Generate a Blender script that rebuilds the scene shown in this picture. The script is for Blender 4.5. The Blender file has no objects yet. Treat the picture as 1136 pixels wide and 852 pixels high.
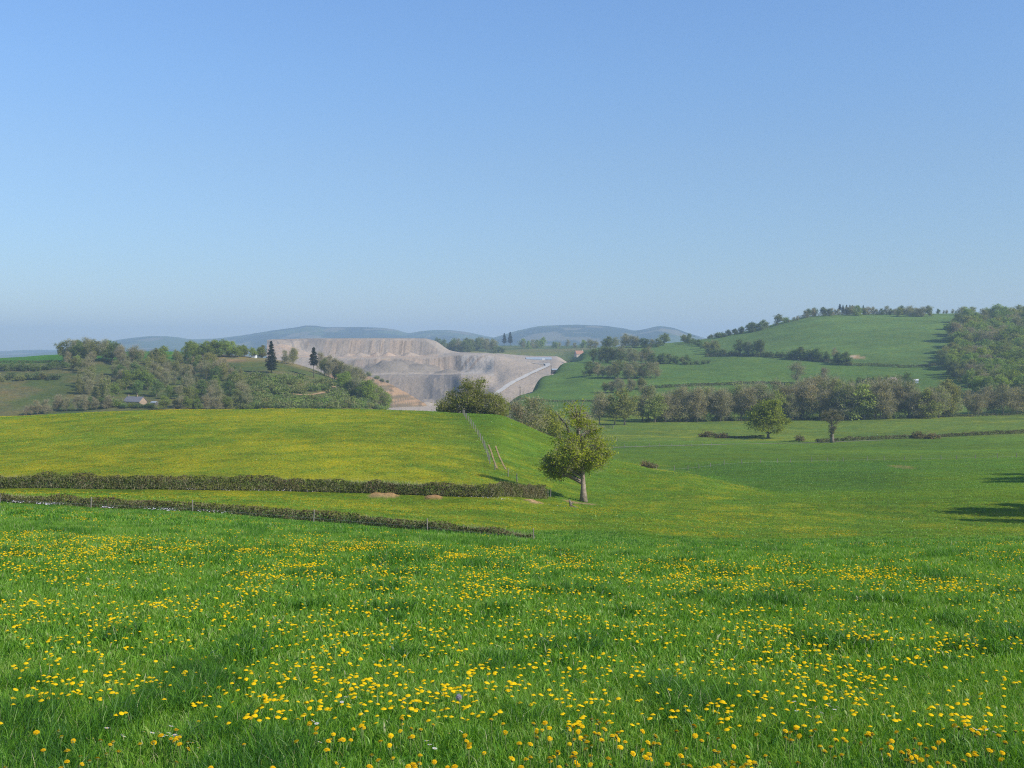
import bpy, math, random
import numpy as np
from mathutils import Vector, Matrix

rng = np.random.default_rng(11)
random.seed(11)
scene = bpy.context.scene
COL = scene.collection
PI = math.pi

# ------------------------------------------------------------------ camera numbers
# level camera at the origin looking along +Y, lens shifted down; metres.
FPX, CX, HZ, W0, H0 = 1218.0, 568.0, 386.0, 1136.0, 852.0
EYE = 1.65

# ------------------------------------------------------------------ numeric helpers
def pchip(x, Y, xq):
    x = np.asarray(x, float); Y = np.asarray(Y, float)
    one = Y.ndim == 1
    if one: Y = Y[:, None]
    h = np.diff(x)[:, None]; m = np.diff(Y, axis=0) / h
    d = np.zeros_like(Y)
    w1 = 2*h[1:] + h[:-1]; w2 = h[1:] + 2*h[:-1]
    with np.errstate(divide='ignore', invalid='ignore'):
        hm = (w1 + w2) / (w1/m[:-1] + w2/m[1:])
    d[1:-1] = np.where(m[:-1]*m[1:] > 0, hm, 0.0)
    d[0] = m[0]; d[-1] = m[-1]
    xq = np.clip(np.asarray(xq, float), x[0], x[-1])
    i = np.clip(np.searchsorted(x, xq, side='right') - 1, 0, len(x) - 2)
    hh = h[i]; t = ((xq - x[i])[:, None]) / hh
    r = ((1+2*t)*(1-t)**2)*Y[i] + t*(1-t)**2*hh*d[i] + t*t*(3-2*t)*Y[i+1] + t*t*(t-1)*hh*d[i+1]
    return r[:, 0] if one else r

def _hash(ix, iy, seed):
    n = (ix.astype(np.int64)*374761393 + iy.astype(np.int64)*668265263 + seed*1442695041) & 0xFFFFFFFF
    n = ((n ^ (n >> 13)) * 1274126177) & 0xFFFFFFFF
    n = ((n ^ (n >> 16)) * 2246822519) & 0xFFFFFFFF
    return ((n ^ (n >> 15)) & 0xFFFFFF) / float(0xFFFFFF)

def vnoise(x, y, seed=0):
    x = np.asarray(x, float); y = np.asarray(y, float)
    ix = np.floor(x); iy = np.floor(y); fx = x-ix; fy = y-iy
    fx = fx*fx*(3-2*fx); fy = fy*fy*(3-2*fy)
    a = _hash(ix, iy, seed); b = _hash(ix+1, iy, seed); c = _hash(ix, iy+1, seed); d = _hash(ix+1, iy+1, seed)
    return (a*(1-fx)+b*fx)*(1-fy) + (c*(1-fx)+d*fx)*fy

def fbm(x, y, seed=0, octv=4):
    s = 0; a = 0.5; t = 0
    for k in range(octv):
        s = s + a*vnoise(x*2**k + 17.3*k, y*2**k - 9.1*k, seed+k); t += a; a *= 0.5
    return s/t

def sstep(a, b, x):
    t = np.clip((np.asarray(x, float)-a)/(b-a), 0, 1)
    return t*t*(3-2*t)

# ------------------------------------------------------------------ terrain table
# per column of view direction: (depth, row) pairs; ('z', depth, height) gives a height directly
def fg(a, dmax):
    return [(d, -(EYE + 0.10*d + a*d*d)) for d in (0.3, 3, 6, 12, 18, 25, 32, 40, 48) if d < dmax]
def colk(a, pairs, start):
    k = fg(a, start)
    for p in pairs:
        if p[0] == 'z': k.append((p[1], p[2]))
        else: k.append((p[0], -(p[1]-HZ)*p[0]/FPX))
    return k
Z = 'z'
LEFTFAR = [(Z, 1150, -16), (Z, 1500, -40), (Z, 2500, -58), (Z, 5000, -60), (Z, 11000, -42)]
QFLOOR = [(Z, 1000, -62), (Z, 1200, -72), (Z, 1650, -60)]
BEHIND = [(1720, 390.5), (2000, 386.5), (2300, 383.5), (Z, 2700, -15), (Z, 5000, -55), (Z, 11000, -42)]
def RFAR(z): return [(Z, 1600, z), (Z, 2000, z-12), (Z, 3000, -30), (Z, 5000, -50), (Z, 11000, -42)]
VALLEY = [(330, 506), (450, 489.5), (550, 474), (620, 466)]
COLS = {
 -700: colk(.0003, [(60,567),(92,557),(105,550),(132,541),(150,523),(200,494),(250,474),(Z,320,-22),(Z,420,-32),(Z,560,-42),(650,468),(720,444),(800,420),(880,408),(960,402)]+LEFTFAR, 55),
 -300: colk(.0003, [(60,567),(92,557),(105,550),(132,541),(150,523),(200,493),(250,472),(Z,320,-22),(Z,420,-32),(Z,560,-42),(650,467),(720,442),(800,418),(880,406),(960,401)]+LEFTFAR, 55),
 0: colk(.0003, [(60,567),(92,557),(105,550),(132,541),(150,522),(200,490),(250,466),(Z,320,-21),(Z,420,-32),(Z,560,-42),(650,466),(720,440),(800,415),(880,403),(960,398)]+LEFTFAR, 55),
 60: colk(.00035, [(60,569),(92,559),(105,551),(132,541),(150,521.5),(200,487),(252,462),(Z,320,-21),(Z,420,-32),(Z,560,-42),(650,464),(720,440),(800,415),(880,402),(960,393.5)]+LEFTFAR, 55),
 100: colk(.0004, [(60,570),(92,561),(105,552),(132,542),(150,521),(200,485),(255,459.5),(Z,320,-21),(Z,420,-32),(Z,560,-42),(650,462),(720,440),(800,415),(880,399),(960,390.5)]+LEFTFAR, 55),
 200: colk(.0005, [(60,574),(90,566),(105,556),(132,543),(150,521),(200,482),(258,456),(Z,320,-21),(Z,420,-32),(Z,560,-42),(650,457),(720,440),(800,418),(880,400),(960,390)]+LEFTFAR, 55),
 250: colk(.00055, [(60,577),(89,570),(105,558),(132,543.5),(150,520.5),(200,481.5),(260,455.5),(Z,320,-21),(Z,420,-32),(Z,560,-42),(650,456),(720,437),(800,413),(860,400),(915,394)]+LEFTFAR, 55),
 300: colk(.0006, [(60,580),(88,575),(105,560),(132,544),(150,520),(200,481),(260,455),(Z,320,-21),(Z,420,-32),(Z,560,-42),(650,455),(720,434),(800,412),(860,401),(900,397.5),(Z,1010,-30),(Z,1200,-66),(Z,1650,-60),(Z,2500,-58),(Z,5000,-60),(Z,11000,-42)], 55),
 345: colk(.00063, [(60,584),(86,579),(105,563),(132,545),(150,521),(200,481.5),(260,455),(Z,320,-21),(Z,420,-33),(Z,560,-44),(650,456),(720,437),(790,421),(850,411),(880,408),(Z,1000,-45),(Z,1200,-70),(Z,1650,-60),(Z,2500,-58),(Z,5000,-60),(Z,11000,-42)], 55),
 400: colk(.00067, [(60,588),(85,583),(105,566),(132,546),(150,522),(200,482),(260,455),(Z,320,-21),(Z,420,-33),(Z,560,-46),(650,459),(720,444),(780,432),(Z,850,-34),(Z,1000,-60),(Z,1200,-72),(Z,1650,-60),(Z,2500,-58),(Z,5000,-60),(Z,11000,-42)], 55),
 450: colk(.0007, [(60,592),(82,588),(105,570),(132,548),(150,524),(200,483),(260,456),(Z,320,-25),(Z,420,-40),(Z,650,-50),(Z,800,-56)]+QFLOOR+[(Z,2500,-58),(Z,5000,-60),(Z,11000,-42)], 55),
 500: colk(.00075, [(60,596),(80,592),(105,574),(132,550),(150,529),(200,487),(258,459),(Z,320,-25),(Z,420,-40),(Z,650,-50),(Z,800,-56)]+QFLOOR+BEHIND, 55),
 550: colk(.0008, [(60,600),(80,596),(105,578),(132,553),(150,537),(200,491),(250,460.5),(Z,320,-26),(Z,420,-39),(Z,620,-44),(Z,750,-46)]+QFLOOR+BEHIND, 55),
 580: colk(.00085, [(60,602),(80,599),(105,580),(132,558),(150,544),(195,505),(245,471),(Z,310,-27),(Z,420,-39),(Z,620,-43),(700,452),(800,438),(Z,900,-46)]+QFLOOR+BEHIND, 55),
 600: colk(.0009, [(60,604),(80,600),(105,581),(130,563),(150,549),(190,513),(240,481),(Z,305,-28),(Z,410,-38),(Z,620,-42),(700,452),(850,432),(960,418),(Z,1050,-44),(Z,1180,-66),(Z,1400,-60),(Z,1650,-40)]+BEHIND, 55),
 622: colk(.0009, [(60,605),(80,601),(105,582),(130,565),(150,552),(190,519),(236,490),(Z,300,-28.5),(Z,410,-38),(Z,620,-42),(700,452),(850,431),(1000,414),(1150,402),(Z,1230,-45),(Z,1400,-45),(Z,1650,-30)]+BEHIND, 55),
 650: colk(.00093, [(50,607),(80,603),(105,582),(130,568),(150,557),(190,525),(230,501),(Z,290,-29)]+VALLEY+[(700,450),(800,434),(950,415),(1150,400),(1350,391),(1500,388.5),(1720,388),(2000,385.5),(2300,383),(Z,2700,-15),(Z,5000,-55),(Z,11000,-42)], 49),
 700: colk(.001, [(50,608),(80,605),(105,585),(130,570),(150,560),(180,537),(215,516.5),(Z,262,-29)]+VALLEY+[(680,452),(750,440),(850,425),(1000,408),(1200,394),(1400,383)]+RFAR(0), 49),
 760: colk(.001, [(50,608),(80,606),(105,590),(130,574),(150,561),(190,532),(207,525.5),(Z,240,-28.3)]+VALLEY+[(680,452),(750,440),(850,424),(1000,407),(1200,390),(1400,379)]+RFAR(5), 49),
 830: colk(.001, [(50,608),(80,606),(105,594),(130,577),(160,556),(200,538),(250,523)]+VALLEY+[(680,453),(750,441),(850,424),(1000,402),(1200,381),(1400,367)]+RFAR(16), 49),
 900: colk(.001, [(50,607),(80,605),(105,595),(130,578),(160,556),(200,537),(250,522)]+VALLEY+[(680,453),(750,440),(850,422),(1000,398),(1200,372),(1400,351)]+RFAR(34), 49),
 960: colk(.001, [(50,607),(80,605),(105,595),(130,579),(160,556),(200,537),(250,521),(330,505),(450,488),(550,472),(620,464),(680,451),(750,438),(850,420),(1000,395),(1200,366),(1400,348)]+RFAR(38), 49),
 1050: colk(.001, [(50,606),(80,604),(105,594),(130,579),(160,555),(200,536),(250,520),(330,504),(450,486),(550,470),(620,462),(680,449),(750,435),(850,416),(1000,391),(1200,361),(1400,347.5)]+RFAR(38), 49),
 1136: colk(.00095, [(50,605),(80,602),(105,592),(130,578),(160,554),(200,534),(250,518),(330,502),(450,484),(550,468),(620,460),(680,446),(750,430),(850,410),(1000,385),(1200,360),(1400,352)]+RFAR(34), 49),
 1450: colk(.0009, [(50,603),(80,600),(105,590),(130,576),(160,552),(200,531),(250,515),(330,498),(450,480),(550,464),(620,456),(680,441),(750,424),(850,402),(1000,376),(1200,358),(1400,354)]+RFAR(30), 49),
 1836: colk(.0009, [(50,603),(80,600),(105,590),(130,576),(160,552),(200,531),(250,515),(330,498),(450,480),(550,464),(620,456),(680,441),(750,424),(850,402),(1000,376),(1200,358),(1400,354)]+RFAR(30), 49),
}
NR = 820
DROW = np.exp(np.linspace(math.log(0.35), math.log(11000), NR))
UC = np.array(sorted(COLS))
colz = np.stack([pchip([k[0] for k in COLS[u]], [k[1] for k in COLS[u]], DROW) for u in UC])
UG = np.concatenate([np.linspace(-700, -80, 64, endpoint=False), np.linspace(-80, 1216, 650, endpoint=False), np.linspace(1216, 1836, 64)])
GZ = pchip(UC, colz, UG).T            # rows x columns
_k = np.array([1, 4, 6, 4, 1.])/16
for _ in range(5):                    # soften the table across directions
    P = np.pad(GZ, ((0, 0), (2, 2)), mode='edge'); GZ = sum(_k[j]*P[:, j:j+GZ.shape[1]] for j in range(5))
UU, DD = np.meshgrid(UG, DROW)
XX = (UU-CX)/FPX*DD
def relief(x, y):
    d = y
    return (0.10*(fbm(x/2.3, y/2.3, 5, 3)-.5)*sstep(2, 6, d)*(1-sstep(120, 300, d))
            + 0.5*(fbm(x/17., y/17., 8, 3)-.5)*sstep(15, 80, d)*(1-sstep(900, 2000, d))
            + 2.6*(fbm(x/90., y/90., 21, 3)-.5)*sstep(380, 700, d)
            + 12*(fbm(x/500., y/500., 31, 4)-.5)*sstep(2200, 4000, d))
GZ = GZ + relief(XX, DD)

LOGD = np.log(DROW)
def zat(x, y):
    x = np.asarray(x, float); y = np.asarray(y, float)
    u = CX + FPX*x/np.maximum(y, .01)
    ci = np.clip(np.interp(u, UG, np.arange(len(UG))), 0, len(UG)-1.001)
    ri = np.clip(np.interp(np.log(np.maximum(y, .36)), LOGD, np.arange(NR)), 0, NR-1.001)
    c0 = ci.astype(int); r0 = ri.astype(int); fc = ci-c0; fr = ri-r0
    return ((GZ[r0, c0]*(1-fc)+GZ[r0, c0+1]*fc)*(1-fr) + (GZ[r0+1, c0]*(1-fc)+GZ[r0+1, c0+1]*fc)*fr)
def seat(px, py, dlo, dhi):
    """world point where the ground first reaches row py between two depths"""
    d = np.exp(np.linspace(math.log(dlo), math.log(dhi), 500))
    x = (px-CX)/FPX*d; z = zat(x, d); r = HZ - FPX*z/d
    ok = np.nonzero(r <= py)[0]
    i = ok[0] if len(ok) else int(np.argmin(r))
    return Vector((x[i], d[i], z[i]))
def atd(px, d):
    x = (px-CX)/FPX*d
    return Vector((x, d, float(zat(x, d))))

# ------------------------------------------------------------------ mesh helpers
def np_mesh(name, V, F, mats=(), smooth=False, attrs=None, fmat=None):
    """F: list of int arrays (n,k)"""
    me = bpy.data.meshes.new(name)
    V = np.ascontiguousarray(V, dtype=np.float32)
    me.vertices.add(len(V)); me.vertices.foreach_set('co', V.ravel())
    F = [np.asarray(f, dtype=np.int32) for f in F if len(f)]
    tot = np.concatenate([np.full(len(f), f.shape[1], np.int32) for f in F])
    loops = np.concatenate([f.ravel() for f in F])
    me.loops.add(len(loops)); me.loops.foreach_set('vertex_index', loops)
    me.polygons.add(len(tot))
    st = np.concatenate([[0], np.cumsum(tot)[:-1]]).astype(np.int32)
    me.polygons.foreach_set('loop_start', st)
    if smooth: me.polygons.foreach_set('use_smooth', np.ones(len(tot), bool))
    if fmat is not None: me.polygons.foreach_set('material_index', np.asarray(fmat, np.int32))
    for m in mats: me.materials.append(m)
    me.update(calc_edges=True)
    for k, a in (attrs or {}).items():
        a = np.asarray(a, np.float32)
        if a.ndim == 1:
            at = me.attributes.new(k, 'FLOAT', 'POINT'); at.data.foreach_set('value', np.ascontiguousarray(a))
        else:
            if a.shape[1] == 3: a = np.concatenate([a, np.ones((len(a), 1), np.float32)], 1)
            at = me.attributes.new(k, 'FLOAT_COLOR', 'POINT'); at.data.foreach_set('color', np.ascontiguousarray(a).ravel())
    return me

class MB:
    def __init__(s): s.v = []; s.f = []
    def add(s, v, f):
        b = len(s.v); s.v += [tuple(p) for p in v]; s.f += [tuple(b+i for i in q) for q in f]
    def box(s, c, sz, rz=0.0):
        cx, cy, cz = c; hx, hy, hz = sz[0]/2, sz[1]/2, sz[2]/2
        co, si = math.cos(rz), math.sin(rz); v = []
        for dz in (-hz, hz):
            for dx, dy in ((-hx, -hy), (hx, -hy), (hx, hy), (-hx, hy)):
                v.append((cx+dx*co-dy*si, cy+dx*si+dy*co, cz+dz))
        s.add(v, [(3,2,1,0),(4,5,6,7),(0,1,5,4),(1,2,6,5),(2,3,7,6),(3,0,4,7)])
    def tube(s, pts, rad, n=7, cap=True):
        pts = [Vector(p) for p in pts]; base = len(s.v)
        for i, p in enumerate(pts):
            t = (pts[min(i+1, len(pts)-1)]-pts[max(i-1, 0)])
            t = t.normalized() if t.length > 1e-6 else Vector((0,0,1))
            a = t.cross(Vector((0.31, 0.95, 0.05))); a.normalize(); b = t.cross(a)
            for k in range(n):
                th = 2*PI*k/n
                s.v.append(tuple(p + (a*math.cos(th)+b*math.sin(th))*rad[i]))
        for i in range(len(pts)-1):
            for k in range(n):
                s.f.append((base+i*n+k, base+i*n+(k+1)%n, base+(i+1)*n+(k+1)%n, base+(i+1)*n+k))
        if cap:
            s.f.append(tuple(base+k for k in range(n))[::-1]); s.f.append(tuple(base+(len(pts)-1)*n+k for k in range(n)))
    def mesh(s, name, mat, smooth=False):
        me = bpy.data.meshes.new(name); me.from_pydata(s.v, [], s.f)
        if smooth: me.polygons.foreach_set('use_smooth', [True]*len(me.polygons))
        me.materials.append(mat); me.update(); return me

def obj(name, me, parent=None, loc=None):
    o = bpy.data.objects.new(name, me); COL.objects.link(o)
    if parent is not None: o.parent = parent
    if loc is not None: o.location = loc
    return o
def tag(o, label=None, cat=None, group=None, kind=None):
    if label: o['label'] = label
    if cat: o['category'] = cat
    if group: o['group'] = group
    if kind: o['kind'] = kind
    return o
def empty(name, loc, rz=0.0, sc=1.0):
    o = bpy.data.objects.new(name, None); COL.objects.link(o)
    o.empty_display_size = .2
    o.location = loc; o.rotation_euler = (0, 0, rz)
    o.scale = (sc, sc, sc) if not isinstance(sc, (tuple, list)) else sc
    return o

# ------------------------------------------------------------------ materials
def newmat(name):
    m = bpy.data.materials.new(name); m.use_nodes = True
    nt = m.node_tree; nt.nodes.clear()
    out = nt.nodes.new('ShaderNodeOutputMaterial')
    return m, nt, out
def N(nt, t, **kw):
    n = nt.nodes.new(t)
    for k, v in kw.items(): setattr(n, k, v)
    return n
def noise(nt, vec, scale, detail=4, rough=.55):
    n = N(nt, 'ShaderNodeTexNoise'); n.inputs['Scale'].default_value = scale
    n.inputs['Detail'].default_value = detail; n.inputs['Roughness'].default_value = rough
    nt.links.new(vec, n.inputs['Vector']); return n.outputs['Fac']
def ramp(nt, fac, stops):
    r = N(nt, 'ShaderNodeValToRGB'); e = r.color_ramp.elements
    while len(e) < len(stops): e.new(.5)
    for i, (p, c) in enumerate(stops):
        e[i].position = p; e[i].color = (c if len(c) == 4 else (*c, 1)) if not isinstance(c, (int, float)) else (c, c, c, 1)
    nt.links.new(fac, r.inputs['Fac']); return r.outputs['Color']
def mixc(nt, fac, a, b, mode='MIX'):
    m = N(nt, 'ShaderNodeMix', data_type='RGBA', blend_type=mode)
    for sock, v in ((m.inputs[0], fac), (m.inputs[6], a), (m.inputs[7], b)):
        if hasattr(v, 'is_linked') or hasattr(v, 'links'): nt.links.new(v, sock)
        elif isinstance(v, (int, float)): sock.default_value = v
        else: sock.default_value = (*v, 1) if len(v) == 3 else v
    return m.outputs[2]
def math_(nt, op, a, b=0.0, c=None):
    m = N(nt, 'ShaderNodeMath', operation=op)
    for i, v in enumerate((a, b, c)):
        if v is None: continue
        if hasattr(v, 'links'): nt.links.new(v, m.inputs[i])
        else: m.inputs[i].default_value = v
    return m.outputs[0]
def attr(nt, name, out='Fac'):
    a = N(nt, 'ShaderNodeAttribute'); a.attribute_name = name; return a.outputs[out]
def pos(nt): return N(nt, 'ShaderNodeNewGeometry').outputs['Position']
def objc(nt): return N(nt, 'ShaderNodeTexCoord').outputs['Object']
def diffuse(nt, out, col, rough=.9, bump=None, bstr=.4, bdist=.1, spec=.15):
    p = N(nt, 'ShaderNodeBsdfPrincipled'); p.inputs['Roughness'].default_value = rough
    p.inputs['Specular IOR Level'].default_value = spec
    if hasattr(col, 'links'): nt.links.new(col, p.inputs['Base Color'])
    else: p.inputs['Base Color'].default_value = (*col, 1)
    if bump is not None:
        b = N(nt, 'ShaderNodeBump'); b.inputs['Strength'].default_value = bstr; b.inputs['Distance'].default_value = bdist
        nt.links.new(bump, b.inputs['Height']); nt.links.new(b.outputs['Normal'], p.inputs['Normal'])
    nt.links.new(p.outputs[0], out.inputs['Surface']); return p
def simple(name, c1, c2, scale, rough=.85, bstr=.3, bdist=.03, spec=.2):
    m, nt, out = newmat(name); n = noise(nt, objc(nt), scale, 5)
    diffuse(nt, out, ramp(nt, n, [(.3, c1), (.7, c2)]), rough, n, bstr, bdist, spec); return m
def leafmat(name, transl=.35, var=.35, brown=False):
    m, nt, out = newmat(name)
    oi = N(nt, 'ShaderNodeObjectInfo')
    n = noise(nt, objc(nt), .9, 3)
    v = math_(nt, 'MULTIPLY_ADD', n, 1.5, .25)
    r = math_(nt, 'MULTIPLY_ADD', oi.outputs['Random'], var, 1-var/2)
    v = math_(nt, 'MULTIPLY', v, r)
    c = mixc(nt, 1.0, oi.outputs['Color'], v, 'MULTIPLY')
    n2 = noise(nt, objc(nt), 5.0, 2)
    c = mixc(nt, math_(nt, 'MULTIPLY', n2, .35), c, mixc(nt, 1.0, c, (1.35, 1.12, .6), 'MULTIPLY'))
    if brown: c = mixc(nt, ramp(nt, noise(nt, objc(nt), .42, 4, .7), [(.42, 0), (.60, .7)]), c, (.190, .135, .085))
    d = N(nt, 'ShaderNodeBsdfDiffuse'); t = N(nt, 'ShaderNodeBsdfTranslucent'); mx = N(nt, 'ShaderNodeMixShader')
    nt.links.new(c, d.inputs['Color'])
    nt.links.new(mixc(nt, 1.0, c, (1.15, 1.2, .5), 'MULTIPLY'), t.inputs['Color'])
    mx.inputs[0].default_value = transl
    nt.links.new(d.outputs[0], mx.inputs[1]); nt.links.new(t.outputs[0], mx.inputs[2]); nt.links.new(mx.outputs[0], out.inputs['Surface'])
    return m
M = {}
M['leaf'] = leafmat('tree_foliage', .5); M['hedge'] = leafmat('hedge_foliage', .35, brown=True)
M['bark'] = simple('bark', (.11, .092, .07), (.23, .195, .15), 3.0)
M['pale_bark'] = simple('pale_bark', (.17, .13, .095), (.36, .29, .22), 2.6, .85, .8, .08)
M['twig'] = simple('twigs', (.20, .182, .105), (.325, .298, .18), 2.0)
M['post'] = simple('weathered_wood', (.14, .125, .105), (.27, .245, .21), 9.0)
M['wire'] = simple('fence_wire', (.24, .24, .24), (.33, .33, .33), 9.0, .5)
M['slate'] = simple('slate_roof', (.13, .13, .15), (.20, .195, .21), 2.5)
M['tile'] = simple('red_roof_tile', (.27, .14, .095), (.36, .20, .135), 2.5)
M['pinktile'] = simple('pale_roof_tile', (.33, .25, .21), (.42, .33, .28), 2.5)
M['render'] = simple('cream_wall_render', (.40, .35, .27), (.52, .45, .36), 1.5)
M['stonewall'] = simple('tan_stone_wall', (.25, .18, .12), (.36, .27, .19), 1.2)
M['white'] = simple('white_paint', (.52, .53, .53), (.64, .65, .65), 3.0)
M['metalroof'] = simple('pale_metal_roof', (.26, .30, .34), (.34, .38, .42), .4, .5)
M['dark'] = simple('dark_timber', (.06, .055, .05), (.11, .10, .09), 2.0)
M['glass'] = simple('dark_window_glass', (.03, .035, .045), (.05, .055, .07), 1.0, .12, .02, .01, .5)
M['darkmetal'] = simple('dark_gate_metal', (.045, .045, .045), (.075, .075, .07), 5.0, .5)

def ground_material():
    m, nt, out = newmat('grassland')
    P = pos(nt); base = attr(nt, 'albedo', 'Color'); bloom = attr(nt, 'bloom')
    rough_ = attr(nt, 'coarse')
    n1 = noise(nt, P, .035, 5, .6); n2 = math_(nt, 'MULTIPLY_ADD', noise(nt, P, .35, 5, .65), 1.7, -.35); n3 = math_(nt, 'MULTIPLY_ADD', noise(nt, P, 2.6, 4, .7), 1.7, -.35)
    v = math_(nt, 'ADD', math_(nt, 'MULTIPLY', n1, .7), math_(nt, 'ADD', math_(nt, 'MULTIPLY', n2, .85), math_(nt, 'MULTIPLY', n3, .75)))
    v = math_(nt, 'MULTIPLY_ADD', v, .98, -.10)
    v = math_(nt, 'MULTIPLY', v, math_(nt, 'MULTIPLY_ADD', noise(nt, P, .012, 4, .6), .9, .55))
    c = mixc(nt, 1.0, base, v, 'MULTIPLY')
    hue = mixc(nt, 1.0, c, (1.35, 1.08, .75), 'MULTIPLY')
    c = mixc(nt, ramp(nt, noise(nt, P, .11, 5, .6), [(.38, 0), (.66, 1)]), c, hue)
    # scattered yellow flowers: fine specks gathered into drifts
    drift = math_(nt, 'ADD', math_(nt, 'MULTIPLY', noise(nt, P, .14, 5, .62), .75), math_(nt, 'MULTIPLY', noise(nt, P, .022, 3, .5), .55))
    speck = noise(nt, P, 2.2, 3, .8)
    f = math_(nt, 'ADD', math_(nt, 'MULTIPLY', drift, 1.0), math_(nt, 'MULTIPLY', speck, .8))
    f = math_(nt, 'ADD', f, math_(nt, 'MULTIPLY_ADD', bloom, .55, -1.33))
    f = ramp(nt, math_(nt, 'MULTIPLY', f, 2.6), [(0.0, 0), (1.0, .85)])
    f = mixc(nt, 1.0, f, ramp(nt, bloom, [(0, 0), (.08, 1)]), 'MULTIPLY')
    c = mixc(nt, f, c, (.46, .38, .014))
    h = math_(nt, 'ADD', math_(nt, 'MULTIPLY', n2, 1.2), math_(nt, 'MULTIPLY', n3, .8))
    diffuse(nt, out, c, .95, h, .8, .35, .05)
    return m
M['ground'] = ground_material()

def attr_mat(name, bscale, bstr, bdist, var=.5, nscale=(.03, .25)):
    m, nt, out = newmat(name); P = pos(nt)
    a = attr(nt, 'albedo', 'Color'); n1 = noise(nt, P, nscale[0], 5, .6); n2 = noise(nt, P, nscale[1], 5, .65)
    v = math_(nt, 'MULTIPLY_ADD', math_(nt, 'ADD', n1, n2), var, 1-var)
    diffuse(nt, out, mixc(nt, 1.0, a, v, 'MULTIPLY'), .95, noise(nt, P, bscale, 5, .65), bstr, bdist, .05)
    return m
M['quarry'] = attr_mat('quarry_stone', .2, .8, 2.0, .45)
M['hills'] = attr_mat('far_hillside', .012, .6, 30.0, .6, (.0016, .006))

def grassmat():
    m, nt, out = newmat('grass_blades')
    t = attr(nt, 'tint')
    c = ramp(nt, t, [(0.0, (.034, .115, .016)), (.35, (.114, .282, .020)), (.65, (.190, .370, .028)), (.9, (.265, .410, .062)), (1.0, (.46, .45, .24))])
    d = N(nt, 'ShaderNodeBsdfPrincipled'); d.inputs['Roughness'].default_value = .45; d.inputs['Specular IOR Level'].default_value = .35
    tr = N(nt, 'ShaderNodeBsdfTranslucent'); mx = N(nt, 'ShaderNodeMixShader'); mx.inputs[0].default_value = .45
    nt.links.new(c, d.inputs['Base Color']); nt.links.new(mixc(nt, 1.0, c, (1.2, 1.15, .5), 'MULTIPLY'), tr.inputs['Color'])
    nt.links.new(d.outputs[0], mx.inputs[1]); nt.links.new(tr.outputs[0], mx.inputs[2]); nt.links.new(mx.outputs[0], out.inputs['Surface'])
    return m
M['grass'] = grassmat()
def petalmat(name, c1, c2, tr=.25):
    m, nt, out = newmat(name)
    c = ramp(nt, noise(nt, pos(nt), 60, 2), [(.3, c1), (.7, c2)])
    c = mixc(nt, 1.0, c, ramp(nt, N(nt, 'ShaderNodeObjectInfo').outputs['Random'], [(0, (.86, .78, .9)), (1, (1.0, 1.0, 1.0))]), 'MULTIPLY')
    d = N(nt, 'ShaderNodeBsdfDiffuse'); t = N(nt, 'ShaderNodeBsdfTranslucent'); mx = N(nt, 'ShaderNodeMixShader'); mx.inputs[0].default_value = tr
    nt.links.new(c, d.inputs['Color']); nt.links.new(c, t.inputs['Color'])
    nt.links.new(d.outputs[0], mx.inputs[1]); nt.links.new(t.outputs[0], mx.inputs[2]); nt.links.new(mx.outputs[0], out.inputs['Surface'])
    return m
M['petal'] = petalmat('dandelion_petals', (.78, .50, .008), (.88, .62, .015))
M['stem'] = simple('flower_stem', (.10, .16, .04), (.17, .22, .07), 20.0)
M['daisy'] = petalmat('daisy_petals', (.80, .80, .80), (.86, .86, .84))
M['soil'] = simple('bare_orange_soil', (.28, .175, .09), (.42, .28, .15), 1.5, .95, .6, .06, .05)
M['gravelroad'] = simple('pale_gravel', (.40, .37, .33), (.48, .45, .41), .12, .95, .3, .2, .05)

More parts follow.
